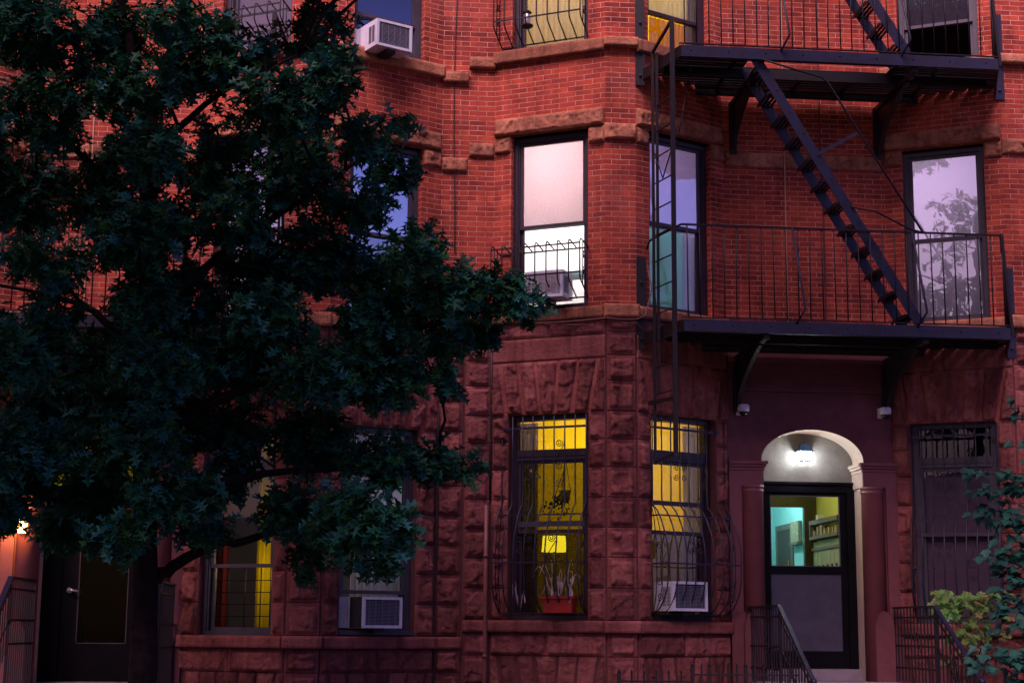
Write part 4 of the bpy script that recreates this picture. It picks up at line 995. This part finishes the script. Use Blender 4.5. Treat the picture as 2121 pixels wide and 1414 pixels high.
# ------------------------------------------------------------------ trees
OAK = [(0, 0), (.10, .03), (.17, .24), (.27, .07), (.38, .075), (.47, .44), (.58, .10), (.66, .11), (.77, .33), (.83, .085), (1.0, .012)]
MAPLE = [(0, 0), (-.02, .16), (.10, .40), (.22, .34), (.30, .55), (.50, .50), (.46, .32), (.62, .30), (.78, .20), (.80, .12), (1.0, .01)]
VINE = [(0, .03), (.08, .26), (.24, .34), (.34, .16), (.42, .22), (.56, .42), (.70, .40), (.70, .17), (.82, .22), (.95, .14), (1.0, .02)]
class Leaves:
    def __init__(s): s.v = []; s.f = []; s.t = []
    def leaf(s, shape, p, d, nrm, L, tone, fold=.35, curl=.25):
        d = d.normalized(); sd = d.cross(nrm)
        if sd.length < 1e-3: sd = V((1, 0, 0))
        sd.normalize(); up = sd.cross(d); b = len(s.v); n = len(shape)
        for sg in (1, -1):
            for x, w in shape:
                s.v.append(tuple(p+d*(x*L)+sd*(sg*w*L)+up*(L*(fold*w-curl*x*x))))
        for x in (.0, .33, .66):
            pass
        s.t += [tone]*(2*n)
        mid = [0, n-1]
        s.f.append(tuple(range(b, b+n))); s.f.append(tuple(range(b+2*n-1, b+n-1, -1)))
    def build(s, name, mat, parent):
        o0 = ORG.get(parent, V((0, 0, 0)))
        me = bpy.data.meshes.new(name); me.from_pydata([(x-o0.x, y-o0.y, z-o0.z) for x, y, z in s.v], [], s.f)
        me.materials.append(M[mat]); at = me.attributes.new('tone', 'FLOAT', 'POINT'); at.data.foreach_set('value', s.t)
        me.update(); o = bpy.data.objects.new(name, me); COL.objects.link(o); o.parent = parent; return o
def rv(a=1): return V((rnd.uniform(-a, a), rnd.uniform(-a, a), rnd.uniform(-a, a)))
def wob(pts, amp, sub=4):
    out = []
    for a, b in zip(pts, pts[1:]):
        a, b = V(a), V(b)
        for i in range(sub): out.append(a.lerp(b, i/sub)+rv(amp)*(1 if i else .4))
    return out+[V(pts[-1])]
def crown(lv, br, blobs, nodes, shape, L, per, upn=.8, ncam=.35, leafper=6):
    for (x, y, z, ru, rz, den) in blobs:
        if 5.2 < z < 7.6 and y > -6: den *= .92
        c = V((x, y, z)); near = min(nodes, key=lambda q: (q-c).length+max(0, q.z-c.z)*.6)
        br.tube(wob([near, near.lerp(c, .5)+V((0, 0, .05)), c], .03, 3), .020, 5, taper=.008)
        nl = int(per*den*ru*rz/.16)
        for k in range(max(3, nl//leafper)):
            while 1:
                q = rv()
                if q.length < 1: break
            q = q*(.55+.45*rnd.random())/max(.35, q.length)*min(1, q.length+.35)
            e = c+V((q.x*ru, q.y*(ru+rz)*.55, q.z*rz)); st = c.lerp(e, .25)
            if rnd.random() < .5: br.tube([st, st.lerp(e, .5)+rv(.02), e], .0045, 4, taper=.002)
            dirn = (e-c).normalized() if (e-c).length > .01 else V((1, 0, 0)); tb = rnd.random()
            for j in range(leafper):
                p = st.lerp(e, .35+.65*(j+.5)/leafper)+rv(.025)
                d = dirn*.6+rv(.75)+V((0, 0, -.35)); nr = V((rnd.gauss(0, .45), -ncam+rnd.gauss(0, .4), upn))
                lv.leaf(shape, p, d, nr, L*rnd.uniform(.55, 1.25), min(1, max(0, .5*tb+.5*rnd.random())), rnd.uniform(.1, .5), rnd.uniform(-.1, .4))
BLOBS = [(-6.12, -4.97, 6.9, 0.48, 0.39, 1.0), (-5.57, -4.42, 7.14, 0.41, 0.32, 0.7), (-4.68, -4.73, 6.83, 0.49, 0.49, 0.9), (-4.16, -4.31, 7.08, 0.32, 0.32, 0.5), (-3.64, -4.27, 7.33, 0.28, 0.35, 0.9), (-3.47, -5.28, 6.43, 0.28, 0.32, 1.0), (-3.88, -5.38, 6.14, 0.47, 0.38, 1.0), (-4.5, -3.89, 6.26, 0.37, 0.33, 0.7), (-6.04, -4.93, 6.15, 0.48, 0.43, 1.0), (-5.38, -4.98, 6.34, 0.33, 0.3, 0.7), (-6.39, -3.61, 5.74, 0.51, 0.47, 1.0), (-5.59, -4.55, 5.42, 0.4, 0.35, 1.0), (-5.1, -3.89, 5.37, 0.37, 0.37, 0.8), (-4.37, -4.54, 5.37, 0.44, 0.4, 0.9), (-3.78, -4.25, 5.84, 0.5, 0.43, 1.0), (-3.22, -5.13, 5.95, 0.26, 0.19, 0.9), (-2.9, -4.26, 6.42, 0.21, 0.13, 0.6), (-2.86, -3.84, 6.07, 0.28, 0.24, 0.9), (-3.2, -4.46, 5.53, 0.36, 0.27, 1.0), (-2.53, -4.13, 5.26, 0.21, 0.21, 0.6), (-2.75, -5.28, 4.88, 0.25, 0.25, 0.9), (-3.58, -4.04, 5.15, 0.51, 0.41, 1.0), (-2.94, -4.34, 4.78, 0.5, 0.32, 1.1), (-2.37, -4.77, 4.66, 0.4, 0.26, 1.1), (-1.87, -4.33, 4.72, 0.32, 0.25, 1.0), (-1.55, -3.92, 4.67, 0.2, 0.17, 0.8), (-1.97, -3.88, 4.43, 0.23, 0.19, 0.9), (-2.46, -4.0, 4.44, 0.41, 0.28, 1.0), (-3.02, -4.6, 4.36, 0.44, 0.35, 1.1), (-4.18, -3.72, 4.92, 0.47, 0.42, 1.0), (-4.81, -3.82, 4.71, 0.39, 0.32, 1.1), (-5.26, -5.22, 4.9, 0.38, 0.21, 0.7), (-5.92, -5.16, 4.73, 0.42, 0.29, 0.9), (-6.02, -5.01, 3.99, 0.38, 0.38, 1.1), (-5.65, -3.66, 4.0, 0.5, 0.41, 1.1), (-4.87, -4.61, 4.0, 0.48, 0.39, 1.1), (-4.25, -4.27, 4.07, 0.45, 0.4, 1.1), (-3.57, -4.86, 3.86, 0.47, 0.34, 1.1), (-2.96, -4.49, 3.89, 0.44, 0.33, 1.1), (-2.52, -4.45, 3.99, 0.22, 0.22, 0.8), (-2.33, -4.22, 3.85, 0.14, 0.11, 0.6), (-6.14, -3.77, 3.51, 0.45, 0.41, 1.0), (-5.47, -4.17, 3.61, 0.35, 0.27, 1.0), (-4.85, -3.73, 3.5, 0.46, 0.37, 1.1), (-4.26, -3.86, 3.45, 0.36, 0.32, 0.9), (-3.58, -3.62, 3.4, 0.46, 0.37, 1.1), (-2.94, -4.19, 3.16, 0.4, 0.27, 1.1), (-2.48, -3.94, 3.2, 0.32, 0.18, 1.0), (-2.14, -3.9, 3.14, 0.18, 0.12, 0.8), (-6.08, -4.38, 2.93, 0.3, 0.22, 0.7), (-5.52, -4.12, 2.81, 0.44, 0.31, 1.0), (-4.77, -5.02, 2.75, 0.42, 0.33, 1.0), (-4.37, -3.9, 3.03, 0.27, 0.27, 0.7), (-3.76, -4.37, 2.65, 0.35, 0.31, 1.0), (-3.24, -4.89, 2.58, 0.38, 0.36, 1.1), (-2.87, -5.29, 2.52, 0.25, 0.29, 1.0), (-3.59, -3.86, 2.28, 0.2, 0.2, 0.9), (-5.89, -3.62, 2.53, 0.36, 0.23, 1.0), (-5.17, -5.24, 2.36, 0.28, 0.18, 1.0), (-2.96, -3.96, 2.24, 0.27, 0.13, 0.9), (-4.5, -4.66, 2.49, 0.26, 0.19, 0.8), (-5.0, -5.13, 6.35, 0.26, 0.26, 0.5), (-5.82, -4.87, 4.36, 0.3, 0.21, 0.6), (-6.87, -4.02, 6.08, 0.41, 0.55, 0.9), (-6.79, -3.83, 4.26, 0.41, 0.59, 0.9), (-6.33, -5.32, 2.86, 0.32, 0.36, 0.9), (-5.22, -4.29, 6.06, 0.41, 0.36, 0.5), (-4.93, -5.32, 6.96, 0.26, 0.26, 0.5), (-6.83, -4.11, 7.2, 0.37, 0.41, 0.9), (-3.97, -4.8, 4.34, 0.39, 0.3, 1.0), (-5.2, -3.81, 4.49, 0.41, 0.28, 0.8)]
BLOBS += [(-5.55, -4.4, 6.75, .42, .35, .8), (-5.4, -4.3, 5.85, .4, .3, .8), (-4.6, -4.2, 5.85, .4, .3, .8), (-6.27, -4.75, 2.62, .30, .22, 1.3), (-5.9, -4.9, 3.15, .34, .26, 1.1), (-5.45, -4.9, 3.1, .3, .25, 1.1), (-6.62, -4.7, 2.88, .36, .34, 1.3), (-6.75, -4.9, 3.3, .3, .3, 1.2), (-5.05, -5.2, 5.75, .38, .35, .9), (-5.1, -5.2, 5.0, .4, .35, .9), (-5.0, -5.1, 3.25, .4, .3, 1.1), (-4.95, -5.1, 3.8, .4, .3, 1.1), (-5.05, -5.0, 4.45, .35, .3, 1), (-4.55, -4.9, 2.75, .3, .2, 1), (-6.2, -4.7, 3.2, .4, .3, 1)]
T1 = thing('oak_tree', (-4.98, -4.5, 0), 'dark leafy pin oak on the pavement covering the left half of the view', 'tree')
limbs = [([(-4.98, -4.5, 0), (-4.985, -4.5, 1.1), (-5.0, -4.5, 2.1), (-5.08, -4.5, 3.6), (-5.12, -4.5, 5), (-5.16, -4.5, 6.3)], .135, .075),
 ([(-5.16, -4.5, 6.25), (-4.95, -4.4, 7), (-4.72, -4.3, 8.4), (-4.6, -4.3, 9.6)], .07, .02), ([(-5.16, -4.5, 6.2), (-5.45, -4.6, 7.2), (-5.6, -4.6, 8.8)], .06, .02),
 ([(-5.0, -4.5, 1.98), (-4.78, -4.44, 2.14), (-4.45, -4.35, 2.34), (-4.13, -4.2, 2.41), (-3.6, -4.2, 2.56), (-3.0, -4.3, 2.52)], .062, .018),
 ([(-5.07, -4.5, 3.3), (-4.2, -4.5, 3.75), (-3.2, -4.4, 4.15), (-2.3, -4.3, 4.5), (-1.7, -4.1, 4.66)], .055, .012),
 ([(-5.1, -4.5, 4.4), (-4.3, -4.4, 5.15), (-3.4, -4.4, 5.8), (-2.92, -4.2, 6.3)], .05, .010),
 ([(-5.04, -4.5, 2.8), (-4.2, -4.3, 2.95), (-3.2, -4.2, 3.1), (-2.2, -3.95, 3.16)], .05, .010),
 ([(-5.1, -4.5, 4.1), (-5.7, -4.4, 4.5), (-6.5, -4.2, 4.7)], .045, .012), ([(-5.12, -4.5, 5.2), (-5.8, -4.6, 5.9), (-6.6, -4.4, 6.3)], .045, .012),
 ([(-5.03, -4.5, 2.5), (-5.7, -4.2, 2.7), (-6.3, -4.5, 2.85)], .04, .012), ([(-5.15, -4.5, 5.9), (-4.5, -4.6, 6.5), (-3.8, -4.6, 6.9)], .04, .012), ([(-4.3, -4.4, 5.15), (-3.6, -4.2, 5.1), (-2.7, -4.4, 5.0)], .03, .010)]
tr, br = MB(), MB(); nodes = []
for i, (p, r0, r1) in enumerate(limbs):
    w = wob(p, .02 if i else .012, 5)
    if i == 0: tr.tube(w, r0, 16, taper=[r0*(1.35 if k == 0 else 1.0)+(r1-r0)*k/(len(w)-1)+rnd.uniform(-.004, .004) for k in range(len(w))])
    else: br.tube(w, r0, 8, taper=r1)
    nodes += w[2:] if i else w[8:]
tr.build('trunk', 'bark', T1)
lv = Leaves(); up = [(-5+rnd.uniform(-2.2, 2.4), -4.5+rnd.uniform(-1.4, 1.2), rnd.uniform(7.75, 9.9), .5, .42, .8) for _ in range(26)]
up += [(rnd.uniform(-7.5, 1.5), rnd.uniform(-7.2, -5.2), rnd.uniform(8.3, 9.9), .6, .45, 1.0) for _ in range(0)]
hi = [(rnd.uniform(-3.6, 3.4), rnd.uniform(-10.0, -3.8), rnd.uniform(11.5, 12.5), .85, .45, 1.3) for _ in range(125)]  # unseen leaf masses added overhead to shade the lower facade
hi += [(rnd.uniform(-10.5, -2.8), rnd.uniform(-6.0, -3.3), rnd.uniform(9.8, 11.2), .8, .45, 1.3) for _ in range(105)]  # more unseen leaves added to shade the left facade
sun_blockers = []  # unseen leaves added on the street side to shade the lower crown
for _ in range(120):
    y = rnd.uniform(-10.2, -6.8); sun_blockers.append((rnd.uniform(-10.5, -3.4), y, 10.0+.41*y+rnd.uniform(0, 1.1), .62, .40, 1.3))
side = [(-7.6+rnd.uniform(-.5, .4), -4.4+rnd.uniform(-1, 1), rnd.uniform(3, 7.4), .5, .45, .8) for _ in range(8)]
crown(lv, br, BLOBS, nodes, OAK, .158, 640)
crown(lv, br, up+side, nodes, OAK, .20, 200)
top = []
for p in ([(-4.7, -4.3, 8.3), (-3.2, -5.6, 9.8), (-1.2, -6.6, 11.6), (2.6, -6.8, 12.0)], [(-4.7, -4.3, 8.4), (-3.0, -4.0, 9.8), (-.5, -4.6, 11.6), (2.4, -4.8, 12.0)], [(-5.3, -4.6, 7.6), (-6.0, -6.2, 7.9), (-6.6, -8.2, 8.2)]):
    w = wob(p, .05, 6); br.tube(w, .05, 8, taper=.012); top += w  # limbs added to carry the unseen shading leaves
crown(lv, br, hi+sun_blockers, top, OAK, .26, 90)
br.build('branches', 'bark', T1); lv.build('crown', 'oak', T1)

T2 = thing('maple_tree', (4.75, -3.2, 0), 'young teal-green maple reaching in from the right edge', 'tree')
tr, br, lv = MB(), MB(), Leaves()
w = wob([(4.75, -3.2, 0), (4.7, -3.2, 1.5), (4.72, -3.2, 3.2), (4.8, -3.2, 5)], .02, 5); tr.tube(w, .06, 10, taper=.03); tr.build('trunk', 'bark', T2)
MB2 = [(3.22, -3.2, 3.24, .25, .05, 1.0), (3.5, -3.2, 3.15, .27, .09, 1.3), (3.30, -3.15, 3.04, .18, .07, 1), (3.38, -3.1, 2.86, .22, .09, 1.1), (3.60, -3.2, 2.78, .22, .12, 1.2), (3.55, -3.2, 2.50, .20, .12, 1.2), (3.22, -3.2, 2.40, .18, .06, .9), (3.6, -3.2, 2.25, .22, .14, 1.4), (3.52, -3.2, 2.05, .20, .13, 1.5), (3.50, -3.3, 1.80, .24, .13, 1.5), (3.22, -3.4, 1.40, .26, .13, 1.3), (3.55, -3.4, 1.32, .24, .16, 1.4), (3.68, -3.0, 3.97, .09, .12, .8), (3.75, -3.2, 3.5, .2, .15, .5), (3.9, -3.2, 1.6, .3, .3, 1.2), (4.0, -3.2, 2.6, .3, .3, 1.2), (4.2, -3.2, 3.4, .35, .3, 1.2), (4.6, -3.2, 4.4, .6, .5, 1.1), (5.2, -3.2, 3.4, .6, .5, 1.1), (5.0, -3.2, 5.1, .6, .5, 1.0)]
for (x, y, z, r0, r1, dn) in MB2:
    c = V((x, y, z)); st = min(w, key=lambda q: abs(q.z-z+.25)); br.tube(wob([st, st.lerp(c, .5)+V((0, 0, .12)), c], .02, 3), .012, 5, taper=.003)
    for k in range(int(max(10, 1000*dn*r0*max(r1, .06)))):
        q = rv(); p = c+V((q.x*r0, q.y*r0*.8, q.z*r1-.25*abs(q.x)*r1))
        lv.leaf(MAPLE, p, V((q.x*.8-.35, q.y-.5, -.35))+rv(.35), V((rnd.gauss(0, .25), -.42+rnd.gauss(0, .25), 1)), rnd.uniform(.075, .145), rnd.random(), rnd.uniform(.0, .25), rnd.uniform(.1, .45))
br.build('branches', 'bark', T2); lv.build('crown', 'maple', T2)

T3 = thing('creeper', (4.0, -.45, 0), 'yellow-green lobed creeper climbing below the dark right window', 'plant')
br, lv = MB(), Leaves()
VB = [(3.76, -.5, 2.04, .15, .10, 1), (3.95, -.5, 2.06, .18, .07, 1), (4.15, -.45, 2.03, .2, .07, 1), (4.33, -.45, 2.04, .15, .08, .9), (3.83, -.55, 1.92, .17, .08, 1), (4.1, -.5, 1.9, .22, .08, .7), (4.05, -.5, 1.72, .17, .12, 1.2), (3.95, -.55, 1.62, .12, .06, .8), (4.3, -.5, 1.80, .18, .12, .5), (3.93, -.55, 1.50, .08, .06, .7), (4.35, -.5, 1.6, .12, .05, .5), (3.80, -.65, 1.34, .06, .05, .4)]
for (x, y, z, r0, r1, dn) in VB:
    c = V((x, y, z)); br.tube(wob([V((4.0+rnd.uniform(-.1, .1), -.35, .05)), V((x*.5+2.0, -.4, z*.6)), c], .03, 4), .007, 5, taper=.003)
    for k in range(int(21*dn)):
        q = rv(); p = c+V((q.x*r0, q.y*.16, q.z*r1))
        low = max(0, min(1, (z-1.3)/.7)); lv.leaf(VINE, p, V((q.x-.2, q.y-.5, -.5))+rv(.4), V((rnd.gauss(0, .25), -.55+rnd.gauss(0, .2), 1)), rnd.uniform(.08, .15), min(1, max(0, (.25+.75*rnd.random())*(.35+.65*low)+.0)), rnd.uniform(.0, .2), rnd.uniform(.0, .4))
br.build('stems', 'bark', T3); lv.build('leaves', 'vine', T3)

# tree across the street: only its mirror image is in the photo, in the second floor window at the right
T4 = thing('street_tree', (-11.0, -22.5, 0), 'broad tree across the street, mirrored in the second floor window at the right', 'tree')
tr, br, lv = MB(), MB(), Leaves()
w = wob([(-11.0, -22.5, 0), (-11.1, -22.5, 4), (-11, -22.5, 9), (-10.8, -22.5, 14)], .06, 4); tr.tube(w, .26, 12, taper=.08); tr.build('trunk', 'bark', T4)
TB = [(-10.9+rnd.uniform(-1.4, 1.3)*(1 if z < 13.2 else .4), -22.5+rnd.uniform(-1.2, 1.2), z, .75, .55, 1.0) for z in [rnd.uniform(7.0, 14.3) for _ in range(44)]]
crown(lv, br, TB, w[6:], OAK, .22, 34, leafper=6)
br.build('branches', 'bark', T4); lv.build('crown', 'oak', T4)

# ------------------------------------------------------------------ ground
m = MB(); m.quad((-400, -400, -.16), (400, -400, -.16), (400, 400, -.16), (-400, 400, -.16)); struct('ground', m, 'asphalt')
m = MB(); m.quad((-200, -16.2, -.155), (200, -16.2, -.155), (200, -6.6, -.155), (-200, -6.6, -.155)); struct('road', m, 'asphalt')
m = MB(); m.box(-60, 60, -6.4, -2.55, -.16, 0.0); struct('pavement', m, 'pave')
m = MB(); m.box(-60, 60, -6.6, -6.4, -.16, -.004); struct('kerb', m, 'landing')
m = MB(); m.box(-60, 60, -24, -16.4, -.16, 0.0); struct('pavement', m, 'pave')
m = MB(); m.box(-60, 60, -16.4, -16.2, -.16, -.004); struct('kerb', m, 'landing')
T5 = thing('opposite_terrace', (0, -28, 0), 'terrace of houses across the street, only mirrored in the upper window glass', 'houses')
m = MB(); m.box(-70, 70, -36, -27.2, 0, 6.4); m.build('wall', 'plaster', T5)
m = MB(); m.box(-70, 70, -27.2, -26.7, 6.1, 6.7); m.box(-70, 70, -27.2, -26.85, 5.8, 6.1); m.build('cornice', 'landing', T5)
m = MB(); m.box(-9.0, 6.6, -2.55, 1.0, -.16, .004); struct('front_yard', m, 'pave')

# ------------------------------------------------------------------ light, sky, camera
EL, AZ = math.radians(52), math.radians(207)          # sun_rotation convention: direction (sin, cos)
wd = bpy.data.worlds.new('World'); scene.world = wd; wd.use_nodes = True
n = wd.node_tree; nodes, links = n.nodes, n.links; nodes.clear()
sky = nodes.new('ShaderNodeTexSky'); sky.sky_type = 'NISHITA'; sky.sun_disc = False; sky.sun_elevation = EL; sky.sun_rotation = AZ
sky.air_density = 1.2; sky.dust_density = 2.0
tc = nodes.new('ShaderNodeTexCoord'); sep = nodes.new('ShaderNodeSeparateXYZ'); links.new(tc.outputs['Generated'], sep.inputs[0])
# dusk colouring by height: rose haze low in the west, violet overhead
hz = ramp(nodes, links, sep.outputs['Z'], [(0, (2.6, 1.4, 1.8)), (.11, (3.6, 2.6, 3.2)), (.19, (5.2, 3.8, 4.8)), (.28, (3.6, 2.5, 3.7)), (.42, (.95, .62, 1.02)), (1, (.55, .42, .95))])
wx = ramp(nodes, links, math_n(nodes, links, 'MULTIPLY_ADD', sep.outputs['X'], .5), [(0.05, (1.5, 1.25, 1.3)), (.26, (1.25, 1.05, 1.15)), (.42, (.45, .42, .55)), (.62, (.5, .6, 1.1)), (.85, (1.5, 1.7, 2.9))])
wx.inputs['Fac'].links[0].from_node.inputs[2].default_value = .5
c = mixc(nodes, links, sky.outputs[0], hz.outputs['Color'], 1, 'MULTIPLY'); c = mixc(nodes, links, c, wx.outputs['Color'], 1, 'MULTIPLY')
bg = nodes.new('ShaderNodeBackground'); bg.inputs['Strength'].default_value = .026; links.new(c, bg.inputs['Color'])
out = nodes.new('ShaderNodeOutputWorld'); links.new(bg.outputs[0], out.inputs['Surface'])
sl = bpy.data.lights.new('Sun', 'SUN'); sl.energy = 7.4; sl.angle = math.radians(46); sl.color = (1.0, .68, .83)
so = bpy.data.objects.new('Sun', sl); COL.objects.link(so)
dv = V((math.sin(AZ)*math.cos(EL), math.cos(AZ)*math.cos(EL), math.sin(EL)))
so.rotation_euler = dv.to_track_quat('Z', 'Y').to_euler(); so.location = dv*40

cam = bpy.data.cameras.new('Camera'); co = bpy.data.objects.new('Camera', cam); COL.objects.link(co)
cam.sensor_width = 36; cam.lens = 3340/2121*36; cam.clip_end = 2000
yaw, pitch, roll = math.radians(5.58), math.radians(10.12), math.radians(.485)
from mathutils import Matrix
co.matrix_world = Matrix.Translation((-3.1952, -19.1222, 1.62)) @ Matrix.Rotation(-yaw, 4, 'Z') @ Matrix.Rotation(math.pi/2+pitch, 4, 'X') @ Matrix.Rotation(roll, 4, 'Z')
scene.camera = co
scene.view_settings.view_transform = 'Standard'; scene.view_settings.look = 'None'; scene.view_settings.exposure = 0
scene.cycles.use_denoising = True; scene.cycles.max_bounces = 8; scene.cycles.transparent_max_bounces = 24
